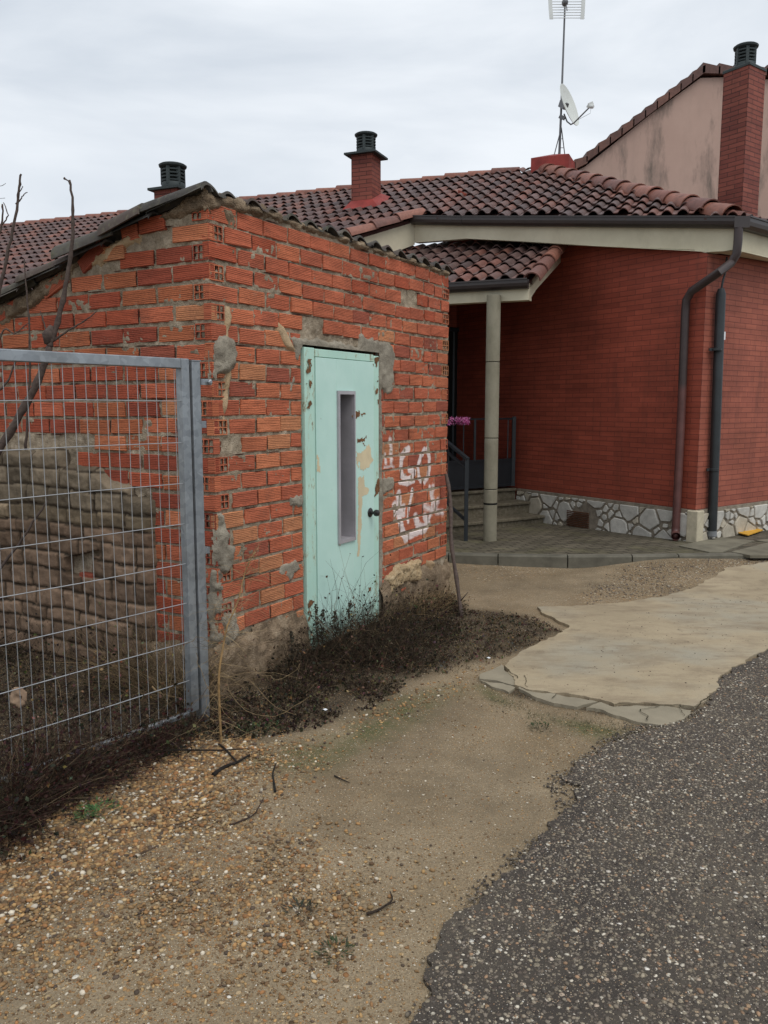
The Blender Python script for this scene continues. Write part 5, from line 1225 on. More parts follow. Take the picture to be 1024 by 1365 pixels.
# ---- gate across the landing, hand rail
sg_ = 3.05
def onG(px, py): p = onpl(px, py, EH, W0f + EH * sg_); return ((p - W0f).dot(NH), p.z)
def PG(t, z): return W0f + EH * sg_ + NH * t + Vector((0, 0, z))
tt, zt_ = onG(691, 558); _, zm = onG(691, 612); zb2 = .53
lg = empty('landing_gate', PG(.08, .5), 'low black iron gate with solid lower panel at the top of the steps', 'gate')
t0_, t1_ = .06, 1.75
g = MB(); g.beam(PG(t0_ + .035, zb2), PG(t0_ + .035, zt_ + .03), .07, .05); g.beam(PG(t1_, zb2), PG(t1_, zt_ + .03), .07, .05); g.beam(PG(t0_, zt_), PG(t1_, zt_), .025, .025); g.beam(PG(t0_, zb2 + .02), PG(t1_, zb2 + .02), .03, .03); g.beam(PG(t0_, zm), PG(t1_, zm), .03, .035)
g.build('frame', M['black_metal'], lg)
for px in (677, 663, 633, 618):
    t_ = onG(px, 590)[0]; g = MB(); g.beam(PG(t_, zm), PG(t_, zt_), .045 if px == 633 else .014, .03 if px == 633 else .014); g.build('bar', M['black_metal'], lg)
g = MB(); g.beam(PG(t0_ + .05, (zb2 + zm) / 2), PG(t1_ - .03, (zb2 + zm) / 2), .008, zm - zb2); g.build('lower_panel', M['black_metal'], lg)
hp = atZ(621, 718, .10)
hr = empty('hand_rail', (hp.x, hp.y, .1), 'black metal stair hand rail with square post, between shed corner and round pillar', 'hand rail')
ztp = onpl(620, 611, EH, hp).z; g = MB(); g.beam((hp.x, hp.y, .05), (hp.x, hp.y, ztp), .045, .045); g.build('post', M['black_metal'], hr)
g = MB(); tp = Vector((hp.x, hp.y, ztp)); up_ = EH * 1.2 + Vector((0, 0, .55)); g.beam(tp + Vector((0, 0, -.0)) - up_ * .02, tp + up_, .05, .03); g.beam(tp + Vector((0, 0, -.12)), tp + up_ + Vector((0, 0, -.12)), .03, .03); g.build('rail', M['black_metal'], hr)
g = MB(); b1 = Vector((hp.x, hp.y, .32)); g.beam(b1, b1 + up_, .03, .03); g.build('lower_rail', M['black_metal'], hr)
for f in (.3, .62, .95):
    g = MB(); p = b1 + up_ * f; g.beam(p, p + Vector((0, 0, ztp - .32)), .014, .014); g.build('baluster', M['black_metal'], hr)
# mail box on the back wall
mt_, mz = onBk(643, 508); mo = PB(mt_, mz, .0)
mbx = empty('letter_box', mo, 'black letter box fixed to the porch wall left of the round pillar', 'letter box')
g = MB(); c_ = [PB(mt_ - .11, mz - .20, .002), PB(mt_ + .11, mz - .20, .002), PB(mt_ + .11, mz + .13, .002), PB(mt_, mz + .21, .002), PB(mt_ - .11, mz + .13, .002)]; g.prism(c_, -EH * .12); g.build('box', M['black_metal'], mbx)
g = MB(); g.beam(PB(mt_ - .07, mz + .06, .125), PB(mt_ + .07, mz + .06, .125), .01, .02); g.build('slot', M['dark'], mbx)
# magenta flowers over the rail
fb_ = MB(); fc = onpl(611, 561, EH, W0f + EH * 2.4)
for k in range(60):
    p = fc + Vector((random.uniform(-.13, .13), random.uniform(-.08, .08), random.uniform(-.035, .035))); a = random.uniform(0, 6.3)
    for j in range(5):
        b = a + j * 1.257; d1 = Vector((math.cos(b), math.sin(b) * .5, math.sin(b))) * .018; d2 = Vector((math.cos(b + .6), math.sin(b + .6) * .5, math.sin(b + .6))) * .018
        cc2 = random.choice([(.40, .05, .20), (.30, .03, .14), (.55, .20, .38), (.12, .02, .06)])
        fb_.add([p, p + d1, p + (d1 + d2) * .9, p + d2], [(0, 1, 2, 3)], cc2)
fl_ = empty('flower_bunch', fc, 'bunch of magenta flowers hanging over the hand rail beside the shed corner', 'flowers')
fb_.build('petals', M['leaf'], fl_, attr=True)
g = MB(); g.tube([fc, fc + Vector((-.15, .05, -.05)), fc + Vector((-.3, .1, -.3))], .005, 5); g.build('stalk', M['leaf'], fl_)
# yellow cover plate leaning at the foot of the side wall
yc = empty('meter_cover', atZ(988, 708, .14), 'yellow plastic cover plate lying at the foot of the right wall', 'cover plate')
q = [atZ(982, 709, .155), atZ(997, 713, .155), atZ(1017, 706, .155), atZ(1002, 703, .155)]
g = MB(); g.prism(q, (0, 0, -.012)); g.build('plate', M['yellow'], yc)
q = [atZ(971, 704, .17), atZ(973, 708, .15), atZ(997, 702, .15), atZ(995, 699, .17)]
g = MB(); g.prism(q, (0, 0, .012)); g.build('broken_flap', simple('dirty_orange', (.35, .16, .03), .7, .3, 0, .5, 30), yc)

# ================================================================ GATE AND POST
GR = atZ(262, 962, 0); GLp = atZ(0, 1058, 0); EG = Vector((GLp.x - GR.x + .01, GLp.y - GR.y, 0)).normalized(); NG = Vector((-EG.y, EG.x, 0))
if NG.y > 0: NG = -NG
def ong(px, py, o_=0): p = onpl(px, py, NG, GR + NG * o_); return ((p - GR).dot(EG), p.z)
gs0, gzt = ong(254, 484)[0] if False else .0, 1.935
# post: 6 cm square tube just to the right of the gate frame
pc0 = GR + EG * -.045
post = empty('gate_post', (pc0.x, pc0.y, 0), 'square galvanised steel gate post beside the near corner of the brick shed', 'post')
g = MB(); g.beam((pc0.x, pc0.y, -.05), (pc0.x, pc0.y, 1.925), .055, .055, up=(EG.x, EG.y, 0)); o = g.build('post_tube', M['galv'], post); bv = o.modifiers.new('b', 'BEVEL'); bv.width = .005; bv.segments = 2
g = MB(); g.beam((pc0.x, pc0.y, 1.925), (pc0.x, pc0.y, 1.93), .060, .060, up=(EG.x, EG.y, 0)); g.build('cap', M['galv'], post)
for z in (1.82, 1.60, .93):
    g = MB(); a = pc0 - EG * .031 + Vector((0, 0, z)); g.beam(a, a - EG * (.035 if z < 1.8 else .07), .03 if z < 1.8 else .05, .035 if z < 1.8 else .03)
    if z > 1.8: g.lathe(a - EG * .05 + NG * .02, [(.014, 0), (.014, .02), (.008, .024)], 8, ax=NG)
    g.build('wall_tie', M['galv'], post)
gate = empty('mesh_gate', (GR.x, GR.y, 0), 'galvanised welded wire mesh gate in a square tube frame on the left', 'gate')
GLN = 2.6; fw = .05
g = MB()
def PGt(s, z, o_=0): return GR + EG * s + NG * o_ + Vector((0, 0, z))
g.beam(PGt(.022, .07), PGt(.022, gzt), fw, fw, up=EG); g.beam(PGt(GLN, .05), PGt(GLN, gzt), fw, fw, up=EG)
g.beam(PGt(.048, gzt - fw / 2), PGt(GLN - .026, gzt - fw / 2), fw, fw)
g.beam(PGt(.048, .06), PGt(GLN - .026, .06), .025, .025)
o = g.build('frame', M['galv'], gate); bv = o.modifiers.new('b', 'BEVEL'); bv.width = .004; bv.segments = 2
g = MB(); rw_ = .0018
k = 0; s = .048 + .03
while s < GLN - .03:
    a = .004 * math.sin(k * 1.7); n_ = 5
    g.tube([PGt(s + a * math.sin(j), .09 + (gzt - .13) * j / n_, .005) for j in range(n_ + 1)], rw_, 5); s += .0555; k += 1
z = 1.72
while z > .12:
    dip = random.uniform(-.004, .004)
    g.tube([PGt(.048, z, .011), PGt(.6, z - dip, .012), PGt(1.2, z + dip, .010), PGt(GLN - .03, z, .011)], .0024, 6); z -= .2105
mesh_ = g.build('wire_mesh', M['wire'], gate)

# ================================================================ VEGETATION
def twig(mb, p, d, ln, r_, col, bend=.35, n=4, droop=0.0, sides=3):
    pts = [Vector(p)]; d = Vector(d).normalized()
    for i in range(n):
        d = (d + Vector((random.gauss(0, bend), random.gauss(0, bend), random.gauss(0, bend * .6) - droop)) * .5).normalized(); q = pts[-1] + d * (ln / n)
        if q.z < .004: q.z = .004 + random.random() * .004
        pts.append(q)
    mb.tube(pts, [r_ * (1 - .75 * i / n) for i in range(n + 1)], sides, col, cap=False); return pts
DC = [(.032, .024, .016), (.045, .032, .021), (.022, .018, .012), (.06, .044, .029), (.14, .10, .06), (.22, .16, .095), (.06, .036, .026)]
DW = [5, 5, 5, 4, 2, 1, 3]
def leafq(mb, p, sz, col):
    a = Vector((random.gauss(0, 1), random.gauss(0, 1), random.gauss(0, 1))).normalized(); b = a.cross(Vector((random.gauss(0, 1), random.gauss(0, 1), random.gauss(0, 1)))).normalized(); c = a.cross(b)
    mb.add([p - b * sz * .35, p + a * sz * .5 + c * sz * .15, p + b * sz * .35, p - a * sz * .5 + c * sz * .1], [(0, 1, 2, 3)], col)
def brush(name, poly, n, hf, mat, seed, cols=None, wts=None, leafn=1.0, avoid=None, lean=None):
    rg = random.Random(seed); mb = MB(); xs = [p[0] for p in poly]; ys = [p[1] for p in poly]
    N_ = n * 12; X_ = np.array([rg.uniform(min(xs), max(xs)) for _ in range(N_)]); Y_ = np.array([rg.uniform(min(ys), max(ys)) for _ in range(N_)])
    D_ = sdpoly(X_, Y_, poly) + .10 * fbm(X_ * 3, Y_ * 3, seed, 3); cl = fbm(X_ * 4, Y_ * 4, seed + 3, 3); k = 0
    for x, y, d, c in zip(X_, Y_, D_, cl):
        if d < 0 or (c < -.35): continue
        if avoid and avoid(x, y): continue
        h = hf(x, y, d) * (.45 + .8 * rg.random()) * (1 + .5 * c)
        z0 = float(hz(x, y)); up = rg.uniform(.25, 1.4)
        dr = Vector((rg.gauss(0, .8), rg.gauss(0, .8), up))
        if lean: dr += lean
        col = random.choices(cols or DC, wts or DW)[0]; f = rg.uniform(.7, 1.2); col = tuple(q * f for q in col)
        pts = twig(mb, (x, y, z0 - .01), dr, h * rg.uniform(.9, 1.6), rg.uniform(.0009, .0022), col, .45, 4, .12)
        if rg.random() < .5:
            j = rg.randint(1, 3); twig(mb, pts[j], Vector((rg.gauss(0, 1), rg.gauss(0, 1), rg.uniform(-.2, .8))), h * .5, .0009, col, .5, 3, .1)
        for _ in range(int(rg.random() * 3 * leafn + .3)):
            leafq(mb, pts[rg.randint(1, 4)] + Vector((rg.gauss(0, .01), rg.gauss(0, .01), 0)), rg.uniform(.009, .027), tuple(q * rg.uniform(.5, 1.1) for q in col))
        k += 1
        if k >= n: break
    o = mb.build(name, mat, None, attr=True); return o
def walldist(x, y):
    v = Vector((x, y, 0)) - S0; return v.dot(N1), v.dot(E1)
wallpts = [tuple((S0 + E1 * s + N1 * .01)[:2]) for s in (3.25, -.12)]
bp = [tuple(atZ(*p))[:2] for p in [(270, 985), (330, 990), (430, 975), (520, 925), (575, 890), (610, 850), (618, 815)]] + wallpts
def h1(x, y, d):
    w_, s = walldist(x, y); pk = .46 * math.exp(-((s - 1.15) / .65) ** 2) + .13 + .10 * math.exp(-((s - 2.3) / .4) ** 2)
    return pk * (1 - .62 * min(1, max(0, w_) / .55)) * (.55 + min(1, d / .12) * .45)
o = brush('dead_brush', bp, 4600, h1, M['stem'], 21, leafn=1.6); tag(o, 'dark tangle of dead weeds along the foot of the shed front', 'weeds', None, 'stuff')
# flat dead litter to the right of the shed corner
lp = [tuple(atZ(*p))[:2] for p in [(575, 905), (640, 888), (700, 872), (755, 842), (705, 822), (620, 812), (585, 850)]]
o = brush('dry_litter', lp, 1100, lambda x, y, d: .018 + .016 * min(1, d / .1), M['stem'], 22, [(.11, .08, .05), (.075, .053, .034), (.15, .11, .07), (.045, .035, .024)], [3, 4, 2, 3], leafn=1.1); tag(o, 'low mat of dead grass and leaf litter between the shed corner and the concrete slab', 'litter', None, 'stuff')
# tan tuft under the painted letters
tp_ = [tuple((S0 + E1 * s + N1 * w_)[:2]) for s, w_ in [(1.95, .02), (2.75, .02), (2.7, .22), (2.0, .25)]]
o = brush('straw_tuft', tp_, 900, lambda x, y, d: .17, M['stem'], 23, [(.30, .21, .11), (.22, .155, .085), (.38, .27, .15), (.15, .10, .06)], [3, 3, 2, 2], .3, lean=N1 * .6); tag(o, 'tuft of pale straw coloured dry grass under the painted letters', 'dry grass', None, 'stuff')
# brush at the foot of the gate
gp_ = [tuple(p) for p in [(GR + EG * -.05)[:2], (GR + EG * 2.4)[:2]]] + [tuple(atZ(*p))[:2] for p in [(-250, 1300), (-90, 1200), (5, 1135), (110, 1065), (200, 1020), (255, 995)]]
def h2(x, y, d): v = Vector((x, y, 0)) - GR; s = v.dot(EG); return (.20 + .20 * min(1, max(0, s) / .9)) * (.4 + .6 * min(1, d / .15))
o = brush('gate_brush', gp_, 4800, h2, M['stem'], 24, DC + [(.055, .022, .020), (.045, .018, .016)], DW + [6, 5], 1.6, lean=NG * .3); tag(o, 'dark reddish tangle of dead stems along the foot of the mesh gate', 'weeds', None, 'stuff')
# rough growth inside the yard behind the gate
yp = [tuple((GR + EG * s - NG * .06)[:2]) for s in (-.05, 2.4)] + [(-4.2, 3.8), (-4.0, 6.2)] + [tuple((S0 + E2 * s + N2 * .05)[:2]) for s in (2.5, .0)]
def h3(x, y, d): v = Vector((x, y, 0)) - S0; return .16 + .16 * math.exp(-(v.dot(N2) / .3) ** 2) 
o = brush('yard_weeds', yp, 5200, h3, M['stem'], 25, DC, [5, 5, 5, 3, 2, 2, 3], 1.8); tag(o, 'dense dead undergrowth in the yard between the mesh gate and the mud brick foot', 'weeds', None, 'stuff')
tgp = [tuple((S0 + E2 * s + N2 * w_)[:2]) for s, w_ in [(-.05, .02), (.65, .02), (.6, .3), (0, .35)]]
o = brush('straw_tuft', tgp, 800, lambda x, y, d: .42, M['stem'], 26, [(.20, .14, .08), (.15, .105, .06), (.28, .2, .11), (.09, .065, .04)], [3, 3, 2, 3], .8); tag(o, 'wispy tan dry weeds behind the gate at the near shed corner', 'dry weeds', None, 'stuff')
# tall dark seeding weeds in front of the door
wl_ = ['tall dark weed left of the door, apart from the four in front of it', 'leftmost dark seeding weed in front of the mint door', 'second dark seeding weed from the left in front of the mint door', 'third dark seeding weed from the left, short, in front of the mint door', 'tallest dark seeding weed, in front of the middle of the mint door']
for i, (tx, ty) in enumerate([(388, 842), (421, 806), (431, 813), (446, 815), (467, 801)]):
    tipY = (S0 + E1 * (on1(tx, 840)[0])).y - .22; tip = atY(tx, ty, tipY); base = Vector((tip.x + random.uniform(-.03, .03), tip.y - .02, 0))
    wd = empty('seeding_weed', base, wl_[i], 'weed', 'dark seeding weeds by the door')
    stp = [base, base.lerp(tip, .35) + Vector((.012, 0, 0)), base.lerp(tip, .7) - Vector((.008, 0, 0)), tip]; g = MB(); g.tube(stp, [.004, .003, .002, .001], 4, (.05, .035, .025)); g.build('stem', M['stem'], wd, attr=True)
    g = MB()
    for q in range(150):
        f = random.uniform(.30, 1) ; p = base.lerp(tip, f); rr_ = .045 * (1.08 - f) + .006; ang = random.uniform(0, 6.28); p2 = p + Vector((math.cos(ang), math.sin(ang), .6)) * rr_ * random.uniform(.3, 1.1)
        if q % 3 == 0: g.tube([p, p2], .0008, 3, (.05, .035, .025), cap=False)
        leafq(g, p2, random.uniform(.010, .022), random.choice([(.040, .036, .022), (.055, .04, .026), (.03, .03, .02), (.07, .055, .035)]))
    g.build('seed_leaves', M['leaf'], wd, attr=True)
# dry stalk beside the post
db = atZ(295, 990, 0); dbush = empty('dry_bush', db, 'tan dried stalk with wispy twigs growing beside the gate post', 'dry plant')
Yd = db.y
path = [db, atY(293, 950, Yd + .02), atY(292, 900, Yd + .05), atY(298, 860, Yd + .1), atY(303, 835, Yd + .12), atY(318, 800, Yd + .2), atY(327, 762, Yd + .25), atY(340, 735, Yd + .3)]
g = MB(); g.tube(smoothpath(path, 3), [.0065 * (1 - .8 * i / (len(path) * 3 - 3)) + .0008 for i in range(len(path) * 3 - 2)], 6, (.26, .165, .075)); g.build('stalk', M['stem'], dbush, attr=True)
g = MB()
for q in range(230):
    f = random.random(); i = min(int(f * (len(path) - 1)), len(path) - 2); p = path[i].lerp(path[i + 1], f * (len(path) - 1) - i)
    twig(g, p, (random.gauss(0, 1), random.gauss(0, .6), random.uniform(-.7, 1.0)), random.uniform(.06, .26), .0011, random.choice([(.30, .20, .10), (.20, .14, .08), (.38, .28, .15), (.13, .09, .06)]), .6, 5, .15)
for tr in ([(300, 850), (330, 885), (370, 905), (400, 885)], [(298, 900), (320, 940), (365, 955), (410, 930)], [(290, 930), (270, 900), (262, 870)], [(300, 870), (262, 850), (235, 880), (220, 950)], [(330, 905), (360, 935), (395, 955)]):
    g.tube([q + Vector((random.gauss(0, .006), random.gauss(0, .01), random.gauss(0, .006))) for q in smoothpath([atY(px, py, Yd + .03) for px, py in tr], 4)], .0013, 4, (.22, .16, .09))
g.build('twigs', M['stem'], dbush, attr=True)
dl = MB(); dl.tube(smoothpath([atZ(285, 962, .02), atY(250, 935, 4.45), atY(215, 925, 4.4), atY(203, 915, 4.42)], 3), [.005] * 10, 5, (.22, .15, .08)); o = dl.build('dry_cane', M['stem'], None, attr=True); tag(o, 'tan cane lying diagonally behind the gate near the post', 'cane')

# leaning stick at the far shed corner
s_b = atZ(616, 822, 0); s_t = S0 + E1 * (on1(588, 632)[0]) + N1 * .05; s_t.z = on1(588, 632)[1]
g = MB(); mid = s_b.lerp(s_t, .5) + Vector((-.02, 0, .0))
g.tube(smoothpath([s_b - Vector((0, 0, .02)), s_b.lerp(s_t, .25) + Vector((-.01, 0, 0)), mid, s_b.lerp(s_t, .8) + Vector((.012, 0, 0)), s_t], 4), [.017 + .003 * math.sin(i * 1.9) for i in range(16)] + [.014], 8)
g.tube([s_b.lerp(s_t, .1), s_b.lerp(s_t, .1) + Vector((.06, -.02, .08))], [.006, .003], 5)
o = g.build('leaning_stick', M['bark'], None, smooth=True); tag(o, 'crooked dark wooden stick leaning on the far corner of the shed', 'stick')

# bare sapling behind the gate
YT = 4.62
tree = empty('bare_tree', atY(-70, 900, YT), 'leafless young tree with knotty upright shoots behind the mesh gate', 'tree')
def tr(name, pts, r0, r1, Y0=YT, par=None, knots=True, sides=7):
    P_ = [atY(px, py, Y0 + (dy if len(q_) > 2 else 0)) for q_ in pts for px, py, dy in [(q_ + (0,))[:3]]]
    P_ = smoothpath(P_, 5); n_ = len(P_); rr_ = [r0 + (r1 - r0) * i / (n_ - 1) for i in range(n_)]
    if knots: rr_ = [r_ * (1 + (.35 if i % 3 == 1 else 0) * random.random()) for i, r_ in enumerate(rr_)]; P_ = [p + Vector((random.gauss(0, .002), 0, 0)) for p in P_]
    g = MB(); g.tube(P_, rr_, sides); return g.build(name, M['bark'], par or tree, smooth=True)
trunk = tr('trunk', [(-75, 1010), (-70, 900), (-50, 760), (-20, 640), (20, 565), (50, 510), (66, 462)], .024, .018)
b_ = tr('branch', [(66, 462), (72, 445), (84, 400), (93, 350), (97, 310), (97, 280), (94, 240)], .016, .0055)
g = MB(); kp = atY(68, 447, YT); g.tube([kp + Vector((-.02, 0, -.05)), kp + Vector((-.015, 0, 0)), kp + Vector((.01, 0, .05))], [.018, .036, .016], 8); g.build('knot', M['bark'], b_, smooth=True)
g = MB(); t1 = atY(95, 250, YT); g.tube([t1, atY(91, 241, YT), atY(86, 238, YT)], [.004, .003, .005], 5); g.lathe(atY(86, 238, YT), [(.003, -.006), (.007, 0), (.003, .007)], 6); g.build('twig', M['bark'], b_)
tr('branch', [(70, 455), (92, 440), (112, 428), (130, 414)], .007, .002); tr('branch', [(66, 450), (58, 430), (54, 415)], .005, .002)
c2_ = tr('branch', [(-60, 620), (-30, 520), (-12, 440), (0, 385), (12, 330), (22, 280), (26, 250), (28, 232)], .012, .005)
tr('twig', [(21, 272), (28, 266), (31, 260), (36, 256)], .004, .002, par=c2_); tr('twig', [(23, 262), (27, 255), (31, 248)], .003, .002, par=c2_)
tr('branch', [(-40, 560), (-15, 400), (-5, 330), (2, 300), (4, 272)], .008, .004); tr('branch', [(3, 300), (10, 287), (5, 270)], .004, .002)
tr('branch', [(-30, 330), (-5, 305), (15, 312), (40, 318)], .0025, .001); tr('branch', [(-30, 290), (-10, 268), (6, 264)], .002, .001); tr('branch', [(-20, 245), (0, 248), (8, 244)], .002, .001)
tr('branch', [(34, 600), (38, 540), (40, 460), (37, 400), (32, 345)], .008, .003, YT + .2); tr('branch', [(-10, 480), (5, 440), (20, 445), (38, 430)], .006, .002)
tr('branch', [(-60, 830), (-10, 770), (25, 725), (48, 690), (63, 668)], .010, .004, YT - .2)
tr('branch', [(0, 520), (12, 505), (26, 470)], .007, .003, YT - .1)
# fallen twigs lying in the open
def fallen(pts, r_, label, col=(.05, .035, .028), lift=.006, side=None):
    W = [atZ(px, py, lift + (z if True else 0)) for px, py, z in [(q + (0,))[:3] for q in pts]]
    g = MB(); W = smoothpath(W, 4); g.tube(W, [r_ * (1 - .6 * i / (len(W) - 1)) for i in range(len(W))], 6, col)
    if side: W2 = smoothpath([atZ(px, py, lift + .004) for px, py in side], 3); g.tube(W2, r_ * .5, 5, col)
    o = g.build('fallen_twig', M['stem'], None, attr=True); tag(o, label, 'twig', 'twigs lying on the ground')
fallen([(284, 1033), (300, 1022), (316, 1016), (333, 1006)], .010, 'thick black twig on the pebbles near the gate post', (.02, .017, .015), .012, [(316, 1016), (300, 998), (292, 992)])
fallen([(303, 1101), (322, 1094), (338, 1086), (346, 1074), (352, 1063)], .004, 'thin curved brown twig on the sand below the pebbles')
fallen([(367, 1055), (365, 1042), (364, 1030), (368, 1018)], .006, 'short black twig lying straight at the edge of the weeds', (.02, .02, .018))
fallen([(489, 1218), (502, 1214), (514, 1207), (523, 1199), (520, 1188)], .005, 'forked dark twig alone in the middle of the sandy track', (.035, .026, .02), .006, [(514, 1207), (527, 1202)])
fallen([(446, 1034), (456, 1039), (466, 1043)], .004, 'tiny dark twig right of the black one near the weeds', (.03, .025, .02))
fallen([(148, 1106), (185, 1102), (240, 1098), (262, 1088)], .003, 'long thin straight twig among the pebbles at lower left')
fallen([(178, 1142), (205, 1130), (235, 1113)], .004, 'short brown twig between pebbles, below the long thin one', (.09, .06, .04))
fallen([(185, 1005), (230, 1000), (290, 1000), (330, 998)], .006, 'long black twig along the weeds at the foot of the gate', (.02, .017, .015), .02)
# small green weeds
def green(px, py, r_, n, label, cols=((.05, .12, .035), (.035, .085, .028), (.08, .16, .05))):
    c_ = G(px, py); g = MB()
    for i in range(n):
        a = random.uniform(0, 6.28); d = Vector((math.cos(a), math.sin(a), 0)); p = c_ + d * r_ * random.random() ** .6 + Vector((0, 0, random.uniform(.002, .02))); w_ = d.cross(Vector((0, 0, 1))) * random.uniform(.002, .005); l_ = random.uniform(.012, .028)
        tip = p + (d + Vector((random.gauss(0, .4), random.gauss(0, .4), random.uniform(.1, .9)))).normalized() * l_
        g.add([p, (p + tip) / 2 + w_, tip, (p + tip) / 2 - w_], [(0, 1, 2, 3)], random.choice(cols))
    o = g.build('green_weed', M['leaf'], None, attr=True); tag(o, label, 'weed', 'small green weeds')
green(130, 1084, .09, 160, 'small fresh green weed among the pebbles at lower left'); green(118, 1092, .04, 50, 'tiny green sprig touching the fresh weed among the pebbles')
green(345, 975, .12, 160, 'green weed low under the dry stalk beside the post', ((.03, .06, .02), (.04, .08, .025)))
green(215, 985, .2, 260, 'green weed patch just behind the foot of the gate', ((.03, .065, .02), (.045, .09, .03), (.03, .05, .02)))
green(448, 1272, .05, 60, 'dark mossy green tuft in the gravel near the bottom edge', ((.04, .055, .02), (.03, .035, .02)))
green(400, 1217, .05, 60, 'dark wiry tuft on the sand above the mossy one', ((.03, .035, .018), (.035, .03, .02)))
green(720, 972, .06, 80, 'dark green tuft below the cracked edge of the concrete', ((.04, .06, .02), (.03, .04, .018)))
mb2 = MB()
rg = random.Random(9)
for i in range(900):
    t_ = rg.random(); px = 650 + 230 * t_; py = 922 + (12 if px < 700 else 30) + 36 * t_ * .7 + rg.gauss(0, 7); c_ = G(px, py); c_.z += .002
    d = Vector((rg.gauss(0, 1), rg.gauss(0, 1), rg.uniform(.2, 1.4))).normalized(); tip = c_ + d * rg.uniform(.008, .028); w_ = d.cross(Vector((0, 0, 1))).normalized() * .0015
    mb2.add([c_ - w_, c_ + w_, tip], [(0, 1, 2)], rg.choice([(.045, .055, .02), (.07, .06, .03), (.035, .04, .018), (.12, .10, .05)]))
o = mb2.build('crack_moss', M['leaf'], None, attr=True); tag(o, 'mossy grass along the broken front edge of the concrete slab', 'moss', None, 'stuff')

# pebbles
def pebbles(name, n, sampler, rmin, rmax, seed, label, pw=2.2, cols=None, lift=0.0, zf=hz):
    rg = np.random.RandomState(seed); bm = bmesh.new(); bmesh.ops.create_icosphere(bm, subdivisions=1, radius=1); bm.verts.ensure_lookup_table()
    tv = np.array([v.co[:] for v in bm.verts]); tf = np.array([[v.index for v in f.verts] for f in bm.faces]); bm.free()
    V, Fc, Cc = [], [], []; base = 0
    PC = np.array(cols or [(.36, .20, .08), (.25, .135, .058), (.42, .26, .11), (.15, .088, .045), (.42, .31, .17), (.24, .165, .09), (.32, .155, .06), (.10, .07, .048), (.34, .22, .10), (.17, .10, .048), (.19, .125, .065), (.27, .165, .075), (.24, .14, .06), (.58, .51, .40)])
    pts = sampler(n, rg)
    for (x, y) in pts:
        r_ = rmin + (rmax - rmin) * rg.rand() ** pw; sx, sy, sz = r_ * rg.uniform(.8, 1.45), r_ * rg.uniform(.7, 1.1), r_ * rg.uniform(.4, .75); a = rg.uniform(0, 6.28); ca, sa = math.cos(a), math.sin(a)
        v = tv * np.array([sx, sy, sz]) * (1 + rg.uniform(-.16, .16, (len(tv), 1))); t_ = rg.normal(0, .25); v = v @ np.array([[1, 0, t_], [0, 1, 0], [-t_, 0, 1]])
        v = np.stack([v[:, 0] * ca - v[:, 1] * sa, v[:, 0] * sa + v[:, 1] * ca, v[:, 2]], -1) + np.array([x, y, float(zf(x, y)) + sz * .35 + lift])
        V.append(v); Fc.append(tf + base); base += len(tv); c_ = PC[rg.randint(len(PC))] * rg.uniform(.7, 1.15); Cc.append(np.tile(c_, (len(tv), 1)))
    V = np.concatenate(V); Fc = np.concatenate(Fc); Cc = np.concatenate(Cc)
    me = bpy.data.meshes.new(name); me.vertices.add(len(V)); me.vertices.foreach_set('co', V.ravel()); me.loops.add(Fc.size); me.loops.foreach_set('vertex_index', Fc.ravel().astype(np.int32))
    me.polygons.add(len(Fc)); me.polygons.foreach_set('loop_start', np.arange(0, Fc.size, 3, dtype=np.int32)); me.polygons.foreach_set('loop_total', np.full(len(Fc), 3, np.int32)); me.update(calc_edges=True)
    me.polygons.foreach_set('use_smooth', [True] * len(Fc)); a = me.color_attributes.new('col', 'FLOAT_COLOR', 'POINT'); arr = np.ones((len(V), 4), np.float32); arr[:, :3] = Cc; a.data.foreach_set('color', arr.ravel())
    me.materials.append(M['pebble']); o = bpy.data.objects.new(name, me); COL.objects.link(o); tag(o, label, 'pebbles', None, 'stuff'); return o
def samp(poly, soft=.15, seed=3):
    xs = [p[0] for p in poly]; ys = [p[1] for p in poly]
    def f(n, rg):
        out = []
        while len(out) < n:
            x = rg.uniform(min(xs) - soft, max(xs) + soft, 20000); y = rg.uniform(min(ys) - soft, max(ys) + soft, 20000)
            d = sdpoly(x, y, poly) + .12 * fbm(x * 2.5, y * 2.5, seed, 3); k = rg.rand(20000) < sst(-soft, soft, d); out += list(zip(x[k], y[k]))
        return out[:n]
    return f
bankp = [tuple(atZ(*p))[:2] for p in [(-120, 1195), (0, 1130), (110, 1068), (200, 1020), (262, 992), (330, 985), (340, 1010), (290, 1050), (230, 1100), (150, 1150), (60, 1190), (0, 1230), (-120, 1290)]]
pebbles('pebble_bank', 6500, samp(bankp, .06), .003, .0135, 1, 'bank of rounded tan and cream pebbles below the gate weeds', 1.7)
pebbles('gravel', 17000, samp(gvp, .35), .002, .0105, 2, 'loose ochre and cream gravel covering the left of the track', 2.4)
pebbles('gravel', 2600, samp([tuple(G(*p))[:2] for p in [(0, 1240), (420, 1180), (560, 1365), (300, 1400), (0, 1400)]], .3), .002, .007, 3, 'thin scatter of fine gravel along the bottom of the picture', 2.2)
trackp = [tuple(G(*p))[:2] for p in [(420, 1020), (640, 930), (820, 975), (760, 1060), (600, 1220), (560, 1360), (400, 1360), (330, 1120)]]
pebbles('gravel', 1500, samp(trackp, .1), .002, .007, 4, 'few small pale stones on the bare sandy track', 2.5)
pebbles('gravel', 1600, samp(gvp2, .12), .004, .011, 5, 'coarse gravel between the kerb and the pale concrete', 1.6, [(.30, .24, .16), (.22, .18, .13), (.38, .32, .23), (.16, .12, .09), (.12, .10, .09)])
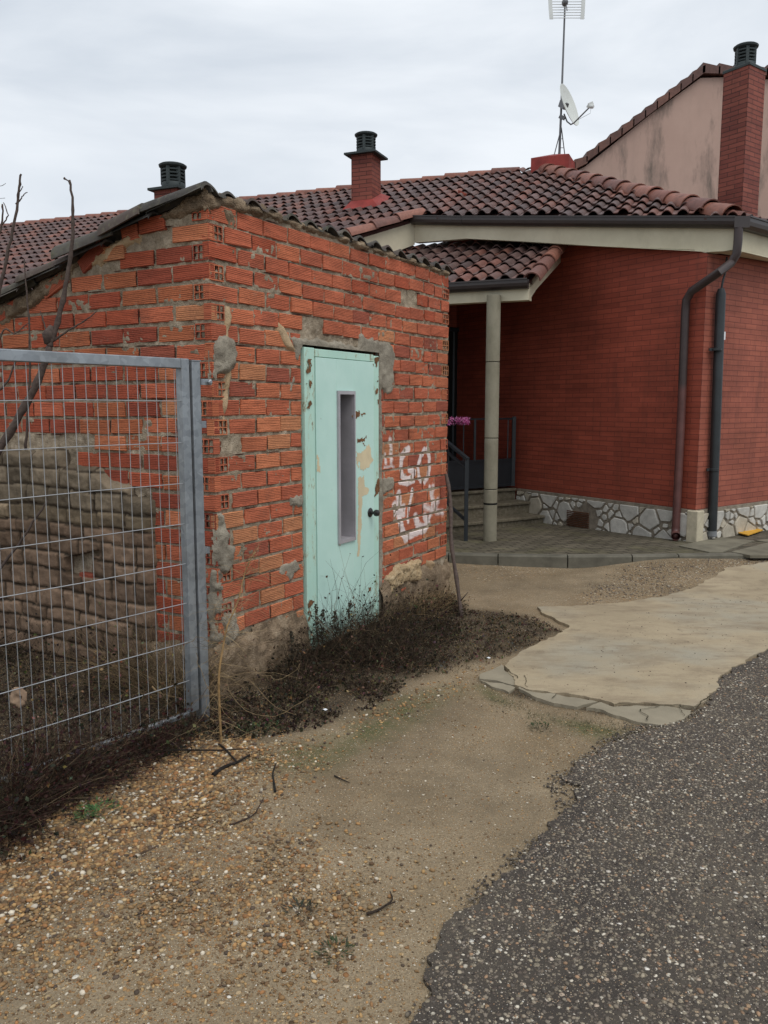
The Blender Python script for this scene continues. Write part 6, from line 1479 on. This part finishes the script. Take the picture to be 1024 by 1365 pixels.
pebbles('gravel', 260, samp([tuple(G(*p))[:2] for p in [(700, 910), (760, 860), (900, 800), (1010, 780), (1010, 860), (930, 930), (800, 925)]], .1), .002, .006, 12, 'grit and small stones lying on the pale concrete slab', 2.4, [(.10, .06, .04), (.20, .15, .10), (.07, .05, .04), (.3, .24, .16)], .021)
pebbles('gravel', 500, samp([tuple(atZ(*p))[:2] for p in [(400, 1000), (560, 920), (640, 890), (600, 930), (480, 985)]], .1), .003, .011, 6, 'scattered stones along the edge of the weeds in front of the door', 2.2)
rdp = [tuple(G(*p))[:2] for p in rp[1:]] + [tuple(G(*p))[:2] for p in [(1150, 860), (1250, 1400), (545, 1400)]]
edgep = [tuple(G(*p))[:2] for p in [(540, 1365), (560, 1280), (640, 1180), (735, 1085), (740, 1040), (845, 970), (925, 955), (960, 960), (850, 995), (790, 1030), (790, 1075), (700, 1165), (620, 1240), (590, 1365)]]
pebbles('road_crumbs', 2600, samp(edgep, .03), .002, .007, 8, 'dark and pale crumbs of asphalt along the ragged road edge', 1.8, [(.07, .058, .05), (.12, .10, .08), (.2, .165, .12), (.32, .26, .18), (.05, .042, .038)], .006)
pebbles('road_chippings', 33000, lambda n, rg: [p for p in samp(rdp, .02)(int(n * 1.0), rg)], .0022, .0078, 7, 'worn pale aggregate standing out of the dark asphalt', 2.0, [(.26, .215, .16), (.34, .29, .21), (.18, .15, .115), (.30, .19, .115), (.13, .105, .085), (.10, .085, .07), (.20, .17, .13), (.075, .062, .052), (.15, .125, .095), (.23, .19, .14), (.12, .10, .08), (.17, .14, .11), (.52, .47, .38)], .0122)
# scrap of pale cloth behind the gate, white litter
def crumple(name, c_, sx, sy, col, label, cat):
    n_ = 14; u = np.linspace(-1, 1, n_); U_, V_ = np.meshgrid(u, u); hgt = .5 * fbm(U_ * 2 + c_.x * 9, V_ * 2, 3, 4)
    o = gridmesh(name, c_.x + U_ * sx * (1 + .2 * hgt), c_.y + .5 * hgt * sx, c_.z + V_ * sy, (U_ ** 2 + V_ ** 2 < 1.05 + .6 * fbm(U_ * 2, V_ * 2, 7, 2))[:-1, :-1], simple(name + '_mat', col, .9, .2, 0, .25, 20)); md = o.modifiers.new('s', 'SOLIDIFY'); md.thickness = .002
    tag(o, label, cat)
crumple('torn_sack', atY(24, 930, 4.3), .045, .06, (.36, .25, .17), 'crumpled pinkish tan sack scrap in the weeds behind the gate', 'scrap')
for px, py, sz, lb in ((651, 877, .016, 'small flat white litter scrap on the dark leaf litter near the slab'), (433, 946, .016, 'pale grey paper scrap in the weeds in front of the door')):
    g = MB(); c_ = atZ(px, py, .03); g.prism([c_ + Vector((math.cos(a) * sz * f, math.sin(a) * sz * f * .7, .004 * math.sin(a * 2))) for a, f in ((0, 1), (1.2, .8), (2.3, 1.1), (3.6, .7), (5, .9))], (0, 0, .002)); o = g.build('litter_scrap', M['sticker']); tag(o, lb, 'litter')
